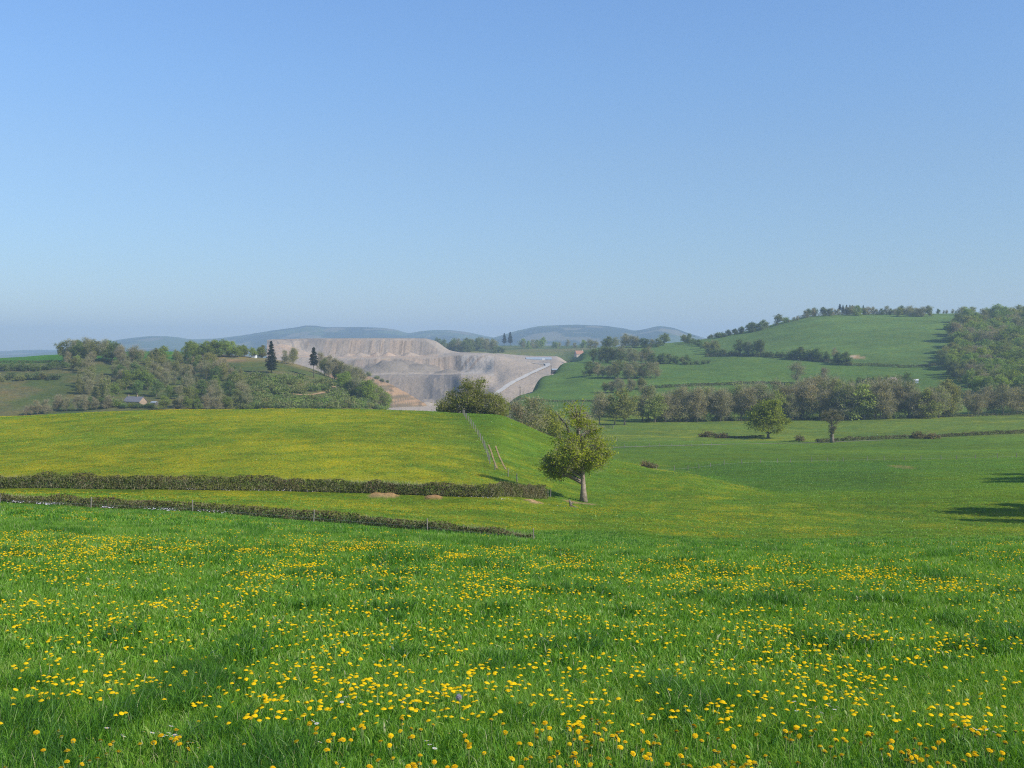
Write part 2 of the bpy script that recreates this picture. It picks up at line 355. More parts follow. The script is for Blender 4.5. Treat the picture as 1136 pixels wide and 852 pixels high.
# ------------------------------------------------------------------ ground sheet
def mixv(a, b, t): return np.asarray(a)*(1-t[..., None]) + np.asarray(b)*t[..., None]
def ground_attributes(u, d, x, z):
    r = HZ - FPX*z/np.maximum(d, .3)
    C = np.zeros(u.shape+(3,)) + np.array((.046, .145, .013))      # meadow turf
    bloom = np.zeros(u.shape)
    bloom += .20*(1-sstep(60, 95, d))
    # low field between the two hedges and the slope below the lone tree
    m = sstep(84, 100, d)
    C = mixv(C, np.zeros_like(C)+np.array((.090, .165, .016)), m)
    valley = m*(1-sstep(300, 340, d))
    bloom = bloom*(1-m) + m*(.54+.16*(1-sstep(128, 140, d))*(1-sstep(590, 640, u)))*(1-sstep(300, 340, d))
    # hill field left of the post fence, thick with flowers
    fx = np.interp(d, [130, 150, 165, 200, 230, 260], [590, 566, 546, 536, 524, 514])
    hill = sstep(138, 146, d)*(1-sstep(300, 330, d))
    lefthill = hill*(1-sstep(-2, 3, u-fx))
    bloom = np.where(lefthill > .5, .64 + .16*(1-sstep(150, 168, d)) - .10*sstep(180, 195, d)*(1-sstep(200, 215, d)) + .08*sstep(215, 235, d), bloom)
    bloom *= 1-.75*lefthill*sstep(-26, -2, u-fx)*0.6
    C = np.where((lefthill > .5)[..., None], np.array((.108, .172, .017)), C)
    rightslope = hill*sstep(-2, 3, u-fx)*(1-sstep(680, 760, u))
    bloom = np.where(rightslope > .5, .46, bloom)
    # right: dip and pasture with few flowers
    rp = sstep(700, 800, u)*sstep(120, 150, d)
    dedge = np.interp(u, [600, 650, 700, 760, 830, 880, 950], [246, 236, 221, 212, 196, 168, 140])
    spur = sstep(-5, 2, dedge-d)
    bloom = bloom*(1-rp) + rp*np.maximum(.58*spur*(1-sstep(820, 900, u)), .40*(1-sstep(150, 190, d)))
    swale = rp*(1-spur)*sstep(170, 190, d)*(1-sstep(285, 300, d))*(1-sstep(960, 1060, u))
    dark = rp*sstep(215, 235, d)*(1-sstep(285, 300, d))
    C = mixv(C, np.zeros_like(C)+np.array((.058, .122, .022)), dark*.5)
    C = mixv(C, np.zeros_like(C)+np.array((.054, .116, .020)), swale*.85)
    # valley pasture beyond the thin fence
    vp = sstep(290, 300, d)*(1-sstep(640, 660, d))*sstep(600, 640, u)
    C = mixv(C, np.zeros_like(C)+np.array((.086, .160, .018)), vp)
    v2 = sstep(445, 455, d)*(1-sstep(640, 660, d))*sstep(600, 640, u)
    C = mixv(C, np.zeros_like(C)+np.array((.098, .158, .026)), v2)
    bloom = bloom*(1-vp) + vp*.05 + v2*(.34 + .12*sstep(590, 610, d))
    # right-hand hill
    rh = sstep(640, 665, d)*sstep(560, 575, u)*(1-sstep(1700, 2200, d))
    C = mixv(C, np.zeros_like(C)+np.array((.075, .140, .028)), rh)
    bloom *= 1-rh
    hy = np.interp(u, [560, 700, 745, 850, 945, 1045, 1200], [1500, 1250, 1130, 1010, 950, 910, 880])
    C = mixv(C, np.zeros_like(C)+np.array((.078, .140, .034)), rh*sstep(-5, 5, d-hy))
    # left rough hill
    lh = sstep(560, 640, d)*(1-sstep(420, 470, u))*(1-sstep(1100, 1200, d))
    nz = fbm(x/22, d/22, 77, 4)
    rough_ = mixv((.066, .096, .028), np.array((.105, .108, .046)), sstep(.40, .66, nz))
    C = mixv(C, rough_, lh); bloom *= 1-lh
    top = lh*sstep(846, 862, d)*sstep(205, 222, u)*(1-sstep(330, 345, u))*(1-sstep(960, 990, d))
    C = mixv(C, mixv((.20, .145, .085), np.array((.15, .14, .06)), sstep(.4, .65, nz)), top)
    lgrass = lh*(1-top)*sstep(800, 835, d)*sstep(262, 272, u)*(1-sstep(305, 320, u))*(1-sstep(860, 870, d))
    C = mixv(C, np.zeros_like(C)+np.array((.09, .115, .032)), lgrass)
    bank = lh*(1-sstep(20, 75, u))*sstep(.48, .66, .5*nz+.5*fbm(x/7, d/7, 79, 3))*(1-sstep(800, 850, d))
    C = mixv(C, np.zeros_like(C)+np.array((.19, .135, .075)), bank*.2)
    lf = lh*sstep(872, 880, d)*(1-sstep(205, 215, u))
    C = mixv(C, np.zeros_like(C)+np.array((.045, .140, .018)), lf)
    # scrub at the foot of the quarry, country beyond it
    q = sstep(600, 650, d)*sstep(430, 460, u)*(1-sstep(560, 575, u))*(1-sstep(1640, 1700, d))
    C = mixv(C, np.zeros_like(C)+np.array((.20, .17, .13)), q); bloom *= 1-q
    far = sstep(1640, 1750, d)
    C = mixv(C, mixv((.060, .100, .028), np.array((.115, .125, .05)), sstep(.42, .60, fbm(x/300, d/300, 91, 3))), far)
    bloom *= 1-far
    return C, np.clip(bloom, 0, 1)
gC, gB = ground_attributes(UU, DD, XX, GZ)
# bare soil and worn marks on the ground: (column, row, depth range, half width m, half depth m, colour)
SOIL = [(425, 550, 100, 145, 1.9, 3.4, (.38, .25, .11)), (481, 552, 100, 145, 1.1, 2.6, (.36, .23, .11)), (592, 557, 100, 145, 1.2, 2.8, (.38, .25, .12)),
        (633, 556.5, 110, 160, 1.7, 1.2, (.30, .22, .11)), (651, 559, 110, 160, 1.5, 1.2, (.30, .24, .13)), (952, 396.5, 900, 1400, 6, 16, (.27, .21, .125)), (945, 395, 900, 1400, 3, 8, (.40, .32, .25)),
        (178, 456, 550, 700, 13, 8, (.30, .19, .10)), (1001, 518, 250, 400, 2.5, 9, (.15, .15, .05))]
for (px, py, d0, d1, hw, hd, c) in SOIL:
    p = seat(px, py, d0, d1)
    e = ((XX-p.x)/hw)**2 + ((DD-p.y)/hd)**2 + 1.4*(fbm(XX/1.1, DD/1.1, 55, 3)-.5)*(1 if d1 < 300 else .6)
    t = 1-sstep(.55, 1.1, e)
    gC = mixv(gC, np.zeros_like(gC)+np.array(c), t); gB *= 1-t
    if hw in (1.9, 1.1, 1.2): GZ = GZ + .22*(1-sstep(.1, 1.0, e))
nr, nc = GZ.shape
V = np.stack([XX, DD, GZ], -1).reshape(-1, 3)
idx = np.arange(nr*nc).reshape(nr, nc)
F = np.stack([idx[:-1, :-1], idx[:-1, 1:], idx[1:, 1:], idx[1:, :-1]], -1).reshape(-1, 4)
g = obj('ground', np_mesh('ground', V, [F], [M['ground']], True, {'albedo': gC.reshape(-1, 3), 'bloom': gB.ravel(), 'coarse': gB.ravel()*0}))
tag(g, kind='structure')

# ------------------------------------------------------------------ far blue hills
def ridge(name, pts, d, front, back, base, cols, seed):
    us = np.arange(pts[0][0], pts[-1][0]+.1, 1.5); top = pchip([p[0] for p in pts], [p[1] for p in pts], us)
    T = np.concatenate([np.linspace(-1, 0, 40), np.linspace(0, 1, 12)[1:]])
    Um, Tm = np.meshgrid(us, T)
    dm = d + np.where(Tm < 0, Tm*front, Tm*back)
    zt = (HZ-np.broadcast_to(top, Um.shape))*d/FPX
    s = np.where(Tm < 0, (1-np.abs(Tm)**1.5), 1-Tm**2)
    x = (Um-CX)/FPX*dm
    z = base + (zt-base)*s + 26*(fbm(x/420, dm/420, seed, 4)-.5)*(1-s)*s*4 + 5*(fbm(x/90, dm/90, seed+3, 3)-.5)
    n = fbm(x/330, dm/480, seed+9, 4)
    C = mixv(cols[0], np.asarray(cols[1]), sstep(.47, .52, n)); C = mixv(C, np.zeros_like(C)+np.asarray(cols[2]), sstep(.60, .64, fbm(x/160, dm/260, seed+15, 3)))
    i = np.arange(x.size).reshape(x.shape)
    F = np.stack([i[:-1, :-1], i[:-1, 1:], i[1:, 1:], i[1:, :-1]], -1).reshape(-1, 4)
    o = obj(name, np_mesh(name, np.stack([x, dm, z], -1).reshape(-1, 3), [F], [M['hills']], True, {'albedo': C.reshape(-1, 3)}))
    tag(o, kind='structure'); return o
HC = [(.024, .042, .022), (.068, .098, .038), (.14, .13, .08)]
ridge('hills', [(-700,392),(-300,390),(-100,391),(0,389.5),(40,388),(70,388.5),(120,390),(300,392),(520,392),(600,390)], 9300, 1600, 900, -50, HC, 3)
ridge('hills', [(-60,399),(60,390),(112,380.5),(150,374.5),(172,373),(190,373.5),(215,376.5),(232,376),(262,373),(300,367),(330,363),(341,361),(350,361.3),(362,363),(400,363),(425,364),(440,366),(453,369.5),(470,367),(495,366),(512,367.5),(540,373),(600,384),(680,395)], 7400, 1900, 900, -60, HC, 8)
ridge('hills', [(470,396),(540,377),(560,371),(575,366.5),(600,361.8),(640,360.2),(665,361.2),(690,364),(705,366.5),(718,364.5),(731,362),(745,363.5),(765,370),(800,379),(900,386),(1000,395)], 6600, 1900, 900, -60, HC, 14)

# ------------------------------------------------------------------ quarry
QC = {
 292: [(1190,470),(1320,425),(1420,400),(1480,388),(1540,379),(1600,378),(1700,377.5),(1760,395)],
 310: [(1180,462),(1300,425),(1420,399),(1480,386),(1540,377.5),(1600,376.8),(1700,376.4),(1760,395)],
 360: [(1150,458),(1230,448),(1330,418),(1360,415),(1425,399),(1445,396),(1500,395),(1562,376.2),(1600,375.8),(1700,375.6),(1760,395)],
 440: [(1120,457),(1150,454),(1240,448),(1325,416),(1392,414),(1432,397),(1495,395.3),(1560,376),(1600,375.5),(1700,375.4),(1760,395)],
 470: [(1110,458),(1140,455),(1235,449),(1325,416),(1392,413.8),(1432,397),(1495,395.2),(1555,376.5),(1600,375.7),(1690,375.6),(1760,395)],
 482: [(1110,458),(1140,455),(1230,449),(1325,416),(1388,413.8),(1436,396.5),(1490,394.8),(1540,383),(1580,379),(1690,378),(1760,396)],
 500: [(1110,458),(1140,455),(1225,449),(1318,416),(1385,413.8),(1440,394),(1490,392.6),(1530,392),(1580,390),(1690,389),(1760,398)],
 512: [(1110,457),(1140,454),(1200,449),(1300,415.5),(1375,413.5),(1436,393),(1490,392.2),(1550,391.6),(1600,391.5),(1690,391),(1760,398)],
 535: [(1110,455),(1140,451),(1180,446),(1285,416),(1345,413.8),(1418,393.2),(1470,392.4),(1550,392),(1600,391.8),(1690,391.5),(1760,398)],
 550: [(Z,1100,-62),(Z,1150,-55),(Z,1200,-46),(Z,1262,-38),(Z,1310,-31),(1408,396),(1460,395),(1550,393),(1600,393),(1690,392),(1760,398)],
 565: [(Z,1100,-62),(Z,1150,-55),(Z,1200,-45),(Z,1250,-36.5),(Z,1310,-28),(1395,399.5),(1450,398.4),(1550,395.5),(1600,395),(1690,393),(1760,398)],
 580: [(Z,1100,-62),(Z,1150,-55),(Z,1200,-45),(Z,1250,-36),(Z,1300,-27.5),(1390,402.5),(1450,401.5),(1550,398),(1600,396.5),(1690,394),(1760,398)],
 600: [(Z,1100,-62),(Z,1150,-55),(Z,1200,-45),(Z,1250,-36),(Z,1300,-27),(Z,1340,-22.5),(1390,404.5),(1450,403.5),(1550,400),(1600,398),(1690,395),(1760,398)],
 615: [(Z,1100,-62),(Z,1150,-55),(Z,1200,-45),(Z,1250,-36),(Z,1300,-27),(Z,1340,-21.5),(1390,403),(1450,402),(1550,399),(1600,398),(1690,395),(1760,398)],
 632: [(Z,1100,-62),(Z,1150,-55),(Z,1200,-46),(Z,1250,-38),(Z,1300,-30),(Z,1340,-26),(1390,407),(1450,406),(1550,405),(1600,404),(1690,403),(1760,404)],
}
qd = np.linspace(1100, 1740, 260); qu = np.arange(296, 630, .6)
QK = sorted(QC)
def qkn(L): return [(k[1], k[2]) if k[0] == 'z' else (k[0], -(k[1]-HZ)*k[0]/FPX) for k in L]
qz = np.stack([pchip([k[0] for k in qkn(QC[u])], [k[1] for k in qkn(QC[u])], qd) for u in QK])
QZ = pchip(QK, qz, qu).T
QU, QD = np.meshgrid(qu, qd); QX = (QU-CX)/FPX*QD
slope = np.abs(np.gradient(QZ, qd, axis=0)); face = sstep(.18, .42, slope)
gul = fbm(QX/5.0 + QD*.012, QD/70., 61, 4)
QZ = QZ + face*(1.1*(gul-.5) + 1.5*(fbm(QX/16.+QD*.05, QD/60., 62, 3)-.5)) + 1.4*(fbm(QX/14, QD/14, 63, 4)-.5)
def heap(px, d, rad, h, ex=1.0):
    global QZ
    x = (px-CX)/FPX*d; r = np.sqrt(((QX-x)*ex)**2+(QD-d)**2)/rad
    QZ = QZ + h*np.clip(1-r, 0, 1)
HEAPS = [(424, 1385, 34, 13), (446, 1390, 34, 12), (472, 1392, 24, 9), (498, 1372, 20, 6), (455, 1500, 13, 5), (430, 1502, 11, 5), (418, 1505, 9, 4), (400, 1500, 14, 5), (386, 1500, 11, 4), (470, 1238, 26, 7), (580, 1395, 14, 3)]
for hp in HEAPS: heap(*hp)
ztop = -(np.interp(QU, [300, 395, 410, 425, 440, 470, 480, 700], [412, 415, 418, 422, 429, 446, 456, 470])-HZ)*1205/FPX
bank_z = ztop - np.abs(QD-1205-6*(fbm(QU/9, QU*0, 81, 3)-.5))*np.where(QD < 1205, .62, .5) + 2.2*(fbm(QX/6, QD/9, 83, 3)-.5)
isbank = sstep(-.6, .6, bank_z-QZ)*(QU < 482); QZ = np.where(QU < 482, np.maximum(QZ, bank_z), QZ)
TAN = np.array((.44, .365, .295)); GREY = np.array((.285, .265, .245)); PINK = np.array((.49, .385, .30)); PALE = np.array((.54, .50, .45)); ORG = np.array((.40, .25, .14)); DKG = np.array((.21, .205, .205))
big = fbm(QX/40., QD/90., 65, 3); st = fbm(QX/4.0+QD*.01, QD/120., 67, 4)
C = mixv(TAN, GREY, sstep(.36, .62, .55*big+.45*st))
C = C*(1-.28*face*sstep(.50, .70, fbm(QX/2.6+QD*.02, QD/160., 66, 3)))[..., None]
C = mixv(C, np.zeros_like(C)+PINK, sstep(.52, .74, .5*st+.5*fbm(QX/24., QD/40., 64, 3))*.8*face)
C = mixv(C, np.zeros_like(C)+PALE*.9, (1-face)*.55)
rimtop = ((QD > 1432) & (QD < 1505) & (QU < 486)); C = mixv(C, np.zeros_like(C)+PINK*1.08, rimtop*(.3+.7*sstep(.45, .6, fbm(QX/9, QD/9, 69, 3))))
up = (QD > 1505) & (QU < 505); C = mixv(C, np.zeros_like(C)+GREY*1.15, up*.55*sstep(.35, .6, fbm(QX/7, QD/150., 70, 3)))
leftup = up*(1-sstep(330, 400, QU)); C = mixv(C, np.zeros_like(C)+DKG*1.2, leftup*sstep(.42, .58, fbm(QX/6+QD*.05, QD/200., 72, 3))*.8)
for (px, d, rad, h) in HEAPS[:4]:
    x = (px-CX)/FPX*d; r = np.sqrt((QX-x)**2+(QD-d)**2)/rad
    C = mixv(C, np.zeros_like(C)+np.array((.27, .25, .225)), (1-sstep(.8, 1.0, r))*.8)
lo = (QD > 1225) & (QD < 1330) & (QU > 396) & (QU < 512); C = mixv(C, np.zeros_like(C)+np.array((.30, .27, .24)), lo*.75)
blue = lo & (QU > 462) & (QU < 508); C = mixv(C, np.zeros_like(C)+np.array((.115, .125, .145)), blue*sstep(464, 476, QU)*(1-sstep(503, 509, QU))*sstep(.3, .52, fbm(QX/6, QD/30, 75, 3))*.6)  # shade of the slope facing away from the sun, put into the colour
whitepatch = (QD > 1300) & (QD < 1430) & (QU > 512) & (QU < 548); C = mixv(C, np.zeros_like(C)+np.array((.50, .48, .45)), whitepatch*sstep(.4, .55, fbm(QX/10-QD*.06, QD/80, 78, 2))*.8)
rr = sstep(540, 560, QU); C = mixv(C, np.zeros_like(C)+np.array((.46, .38, .31)), rr*.6*face)
floor = (QD < 1225) & (QU < 500); C = mixv(C, np.zeros_like(C)+np.array((.50, .45, .39)), floor*.85)
C = mixv(C, mixv((.40, .28, .18), np.array((.20, .165, .115)), sstep(.40, .58, fbm(QX/26+QZ*.12, QZ/2.2, 85, 3))), isbank)
C = C*np.array((.77, .70, .62))
i = np.arange(QX.size).reshape(QX.shape)
F = np.stack([i[:-1, :-1], i[:-1, 1:], i[1:, 1:], i[1:, :-1]], -1).reshape(-1, 4)
q = obj('quarry_terrain', np_mesh('quarry_terrain', np.stack([QX, QD, QZ], -1).reshape(-1, 3), [F], [M['quarry']], True, {'albedo': C.reshape(-1, 3)}))
tag(q, kind='structure')
def zq(x, y):
    u = CX+FPX*x/y; ci = np.clip(np.interp(u, qu, np.arange(len(qu))), 0, len(qu)-1.001); ri = np.clip(np.interp(y, qd, np.arange(len(qd))), 0, len(qd)-1.001)
    c0 = int(ci); r0 = int(ri); fc = ci-c0; fr = ri-r0
    return (QZ[r0, c0]*(1-fc)+QZ[r0, c0+1]*fc)*(1-fr)+(QZ[r0+1, c0]*(1-fc)+QZ[r0+1, c0+1]*fc)*fr

# ribbons: roads and tracks laid on the ground
def ribbon(name, pts, width, mat, lift, zf, n=60, kind='structure'):
    P = np.array(pts, float); t = np.linspace(0, 1, len(P)); tt = np.linspace(0, 1, n)
    xs = pchip(t, P[:, 0], tt); ys = pchip(t, P[:, 1], tt)
    tx = np.gradient(xs); ty = np.gradient(ys); L = np.hypot(tx, ty); nx, ny = -ty/L, tx/L
    V = []; K = 5
    for k in range(K):
        o = (k/(K-1)-.5)*width*(1+.12*np.sin(tt*17+k))
        X = xs+nx*o; Y = ys+ny*o
        V.append(np.stack([X, Y, np.array([float(zf(a, b)) for a, b in zip(X, Y)])+lift], -1))
    V = np.concatenate(V); F = []
    for k in range(K-1):
        for j in range(n-1): F.append((k*n+j, k*n+j+1, (k+1)*n+j+1, (k+1)*n+j))
    o = obj(name, np_mesh(name, V, [np.array(F)], [mat], True)); tag(o, kind=kind); return o
ribbon('quarry_road', [((u-CX)/FPX*d, d) for u, d in ((548, 1175), (560, 1205), (572, 1240), (586, 1275), (600, 1310), (608, 1345), (606, 1400), (590, 1450))], 6.5, M['gravelroad'], .9, zq, 80)
for path in (((542, 493.5), (545.5, 503), (548, 511), (551.5, 520)), ((550, 495), (553, 504), (556.5, 512), (561, 521))):
    pp = [seat(a, b, 140, 240) for a, b in path]
    ribbon('farm_track', [(p.x, p.y) for p in pp], .26, simple('worn_rut', (.17, .13, .055), (.34, .235, .12), 1.1), .05, zat, 60)
pp = [seat(a, b, 700, 960) for a, b in ((325, 437.5), (340, 438.5), (352, 437), (362, 434.5), (370, 431), (371, 429))]
ribbon('hill_path', [(p.x, p.y) for p in pp], 3.0, M['soil'], .25, zat, 50)
pp = [seat(a, b, 700, 960) for a, b in ((262, 425), (266, 420), (270, 417))]
ribbon('hill_path', [(p.x, p.y) for p in pp], 2.6, M['soil'], .25, zat, 30)
pp = [atd(u, d) for u, d in ((668, 402), (720, 408), (800, 425), (900, 440), (980, 446))]
ribbon('farm_lane', [(p.x, p.y) for p in pp], 2.4, simple('worn_lane', (.17, .17, .09), (.27, .25, .16), .4), .06, zat, 80)

# ------------------------------------------------------------------ foliage builders
def rand_dirs(n):
    v = rng.normal(size=(n, 3)); return v/np.linalg.norm(v, axis=1, keepdims=True)
def leaf_cards(c, size, up=.35):
    n = len(c); nrm = rand_dirs(n); nrm[:, 2] = np.abs(nrm[:, 2])+up; nrm /= np.linalg.norm(nrm, axis=1, keepdims=True)
    a = np.cross(nrm, rand_dirs(n)); a /= np.linalg.norm(a, axis=1, keepdims=True); b = np.cross(nrm, a)
    s = (size*(.6+.8*rng.random(n)))[:, None]; k = (.45+.35*rng.random(n))[:, None]
    V = np.stack([c-a*s*.5, c-b*s*k*.5, c+a*s*.5, c+b*s*k*.5], 1).reshape(-1, 3)
    return V, np.arange(4*n).reshape(n, 4)
def twig_cards(c, d, length, width):
    n = len(c); d = d/np.linalg.norm(d, axis=1, keepdims=True)
    s = np.cross(d, rand_dirs(n)); s /= np.linalg.norm(s, axis=1, keepdims=True)
    L = (length*(.6+.8*rng.random(n)))[:, None]; w = width*(.7+.6*rng.random(n))[:, None]
    V = np.stack([c-s*w*.5, c+s*w*.5, c+d*L], 1).reshape(-1, 3)
    return V, np.arange(3*n).reshape(n, 3)

def build_tree(blobs, height, trunk_r, leaf, per, spread, twig=(0, 1, .06), leafless=(), lean=(0, 0), flare=1.6, limb=.45, bark='bark', nseg=7, spurs=0):
    """blobs: (x,y,z,rx,ry,rz,clusters). Returns trunk mesh, crown mesh."""
    tops = max(b[2] for b in blobs)
    ht = min(height*.86, tops)
    mb = MB()
    pts = []; rad = []
    for k in range(nseg+1):
        f = k/nseg
        pts.append((lean[0]*f*f + .12*trunk_r*math.sin(5*f+1), lean[1]*f*f + .12*trunk_r*math.cos(4*f), ht*f - .25*(k == 0)))
        rad.append(trunk_r*((1-.80*f) + (flare-1)*math.exp(-f*14)))
    mb.tube(pts, rad, 9)
    def tp(f):
        f = min(max(f, 0), 1)*nseg; i = min(int(f), nseg-1); t = f-i
        return Vector(pts[i]).lerp(Vector(pts[i+1]), t), rad[i]*(1-t)+rad[i+1]*t
    cen = []; cdir = []
    for (bx, by, bz, rx, ry, rz, ncl) in blobs:
        nl = max(2, ncl//6)
        hub = []
        for _ in range(nl):
            d = rand_dirs(1)[0]; r = .35+.35*random.random()
            h = Vector((bx+d[0]*rx*r, by+d[1]*ry*r, bz+d[2]*rz*r))
            f0 = min(max((h.z-limb*math.hypot(h.x, h.y)*1.1-.06*height)/ht, .12), .96); p0, r0 = tp(f0)
            mid = p0.lerp(h, .5)+Vector((random.uniform(-.3, .3), random.uniform(-.3, .3), .10*(h-p0).length))
            r1 = min(r0*.5, .045*(h-p0).length+.02)
            mb.tube([p0, mid, h], [r1, r1*.65, r1*.35], 5, False); hub.append((h, r1*.35))
        for _ in range(ncl):
            d = rand_dirs(1)[0]; r = (.25+.75*random.random())**.55
            c = Vector((bx+d[0]*rx*r, by+d[1]*ry*r, bz+d[2]*rz*r))
            h, hr = min(hub, key=lambda q: (q[0]-c).length)
            m = h.lerp(c, .5)+Vector((0, 0, .08*(c-h).length))
            mb.tube([h, m, c], [hr*.8, hr*.5, hr*.15], 4, False)
            cen.append(c); cdir.append((c-h).normalized() if (c-h).length > .01 else Vector((0, 0, 1)))
    for _ in range(spurs):
        b = random.choice(blobs); f = random.uniform(.55, .95); p, r = tp(f); a = random.uniform(0, 2*PI)
        e = p+Vector((math.cos(a), math.sin(a), random.uniform(.2, 1.0)))*random.uniform(.10, .18)*height
        mb.tube([p, p.lerp(e, .5)+Vector((0, 0, .2)), e], [r*.5, r*.35, r*.12], 5)
    tm = mb.mesh('trunk', M[bark], True)
    cen = np.array(cen); cdir = np.array(cdir)
    n = len(cen)*per
    ci = rng.integers(0, len(cen), n)
    sz = spread*(.55+.9*rng.random(len(cen)))[ci][:, None]
    P = cen[ci] + rng.normal(size=(n, 3))*sz*np.array((1, 1, .72))*.62
    Vs, Fs, fm = [], [], []
    nb = 0
    if n:
        v, f = leaf_cards(P, leaf); Vs.append(v); Fs.append(f); fm.append(np.zeros(len(f))); nb = len(v)
    nt_, tl, tw = twig
    if nt_:
        k = len(cen)*nt_; ci = rng.integers(0, len(cen), k)
        P = cen[ci] + rng.normal(size=(k, 3))*spread*.6
        D = cdir[ci]*.7 + rand_dirs(k)*.8 + np.array((0, 0, .35))
        v, f = twig_cards(P, D, tl, tw); Fs.append(f+nb); Vs.append(v); fm.append(np.ones(len(f)))
    cm = np_mesh('crown', np.concatenate(Vs), Fs, [M['leaf'], M['twig']], False, None, np.concatenate(fm))
    return tm, cm

def rblobs(h, cr, base, n, ncl, sq=.75):
    """uneven crown of several lobes between base and h"""
    out = [(0, 0, (base+h)/2, cr*.62, cr*.62, (h-base)*.42, ncl//3)]
    for k in range(n):
        a = 2*PI*(k+random.uniform(-.35, .35))/n*1.0; rr = cr*random.uniform(.42, .62); lr = cr*random.uniform(.36, .52)
        z = base + (h-base)*random.uniform(.12, .78)
        out.append((rr*math.cos(a), rr*math.sin(a), z, lr, lr, lr*sq, max(4, (2*ncl//3)//n)))
    out.append((random.uniform(-.2, .2)*cr, random.uniform(-.2, .2)*cr, h-cr*.32, cr*.42, cr*.42, cr*.36, max(4, ncl//6)))
    return out
PROTO = {'leafy': [], 'thin': [], 'tall': [], 'spruce': [], 'bush': [], 'scrub': []}
for s in range(5):   # full spring trees (15 m)
    PROTO['leafy'].append(build_tree(rblobs(15, random.uniform(5.6, 6.8), random.uniform(.5, 1.4), 9, 100), 15, .30, .60, 44, 1.2, (6, 1.2, .07)))
PROTO['round'] = [build_tree(rblobs(15, 7.6, 2.3, 11, 140), 15, .36, .50, 84, 1.15, (6, 1.0, .05))]
for s in range(5):   # half-bare trees: mostly twigs, some opening buds
    PROTO['thin'].append(build_tree(rblobs(15, random.uniform(4.8, 6.2), random.uniform(.6, 1.8), 8, 84), 15, .22, .46, 25, 1.35, (26, 1.5, .085)))
for s in range(4):   # narrow upright trees
    b = [(random.uniform(-.4, .4), random.uniform(-.4, .4), 4.2+k*2.7, 1.9-.2*k+random.uniform(-.3, .3), 1.9-.2*k, 1.9, 11) for k in range(5)]
    PROTO['tall'].append(build_tree(b, 17, .24, .55, 34, .9, (14, 1.2, .07), bark='pale_bark'))
for s in range(4):   # bushes, 4 m
    PROTO['bush'].append(build_tree([(0, 0, 1.9, 1.9, 1.9, 1.5, 20), (1.3, .3, 1.5, 1.2, 1.2, 1.2, 9), (-1.2, -.3, 1.4, 1.3, 1.3, 1.1, 9)], 4, .14, .42, 36, .7, (8, .8, .06), limb=.2))
for s in range(3):   # low thorny scrub, 2 m
    PROTO['scrub'].append(build_tree([(0, 0, .8, 1.7, 1.5, .7, 14), (1.4, .2, .6, 1.2, 1.2, .5, 8)], 2, .08, .40, 34, .6, (7, .7, .05), limb=.1))
def spruce(seed, bare, ragged=0.0):
    random.seed(seed); mb = MB(); H = 20.
    mb.tube([(0, 0, -.3), (0, 0, H*.5), (0, 0, H)], [.36, .22, .03], 7); tm = None
    C = []; n = 0
    z = H*bare
    while z < H*.99:
        f = (z-H*bare)/(H*(1-bare)); R = (1-f)**.75*H*.19*(.8+.4*random.random())+.25
        if f < .15: R *= .55+3*f
        k = int(7+R*2)
        for j in range(k):
            a = random.uniform(0, 2*PI); L = R*random.uniform(.65, 1.1)
            if random.random() < ragged: continue
            e = Vector((math.cos(a)*L, math.sin(a)*L, z-.22*L)); mb.tube([(0, 0, z), e*.5+Vector((0, 0, z*.5+.1)), e], [.06, .04, .015], 3, False)
            for q in range(int(5+L*7)):
                t = random.random()**.7; C.append((e.x*t+random.gauss(0, .16), e.y*t+random.gauss(0, .16), z+(e.z-z)*t+random.gauss(0, .14)))
        z += H*.026
    v, f = leaf_cards(np.array(C), .62, .6)
    return mb.mesh('trunk', M['bark'], True), np_mesh('crown', v, [f], [M['leaf']])
PROTO['spruce'] += [spruce(3, .13, .18), spruce(4, .22), spruce(6, .42, .30)]
random.seed(23)
PH = {'leafy': 15., 'thin': 15., 'tall': 16.5, 'round': 15., 'spruce': 20., 'bush': 3.8, 'scrub': 1.6}
NAMES = {'leafy': 'leafy_tree', 'round': 'leafy_tree', 'thin': 'half_bare_tree', 'tall': 'slender_tree', 'spruce': 'spruce_tree', 'bush': 'bush', 'scrub': 'scrub_bush'}
CATS = {'leafy': 'tree', 'round': 'tree', 'thin': 'tree', 'tall': 'tree', 'spruce': 'conifer', 'bush': 'bush', 'scrub': 'bush'}
GREEN = (.120, .170, .036); YGREEN = (.170, .205, .036); DARK = (.062, .098, .034); OLIVE = (.128, .142, .056); BROWN = (.170, .152, .082); MAUVE = (.175, .145, .100); BRIGHT = (.150, .210, .040); NEEDLE = (.034, .056, .032)
def tree(kind, p, h, color, label, group=None, wide=1.0, v=None, sink=.15, name=None):
    pr = PROTO[kind][random.randrange(len(PROTO[kind])) if v is None else v]
    s = h/PH[kind]
    if p[1] > 1200 and kind not in ('spruce', 'bush', 'scrub'): sink = 1.3/s
    r = empty(name or NAMES[kind], (p[0], p[1], p[2]-sink*s), random.uniform(0, 2*PI), (s*wide, s*wide, s))
    tag(r, label, CATS[kind], group)
    t = obj('trunk', pr[0], r); c = obj('crown', pr[1], r)
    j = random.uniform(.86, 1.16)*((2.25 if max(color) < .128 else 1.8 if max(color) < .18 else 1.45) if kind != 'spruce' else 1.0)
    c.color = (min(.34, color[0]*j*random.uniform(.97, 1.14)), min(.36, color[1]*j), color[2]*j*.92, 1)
    return r
def pick(mix):
    t = random.random()*sum(m[2] for m in mix)
    for k, c, w in mix:
        t -= w
        if t <= 0: return k, c
    return mix[-1][:2]
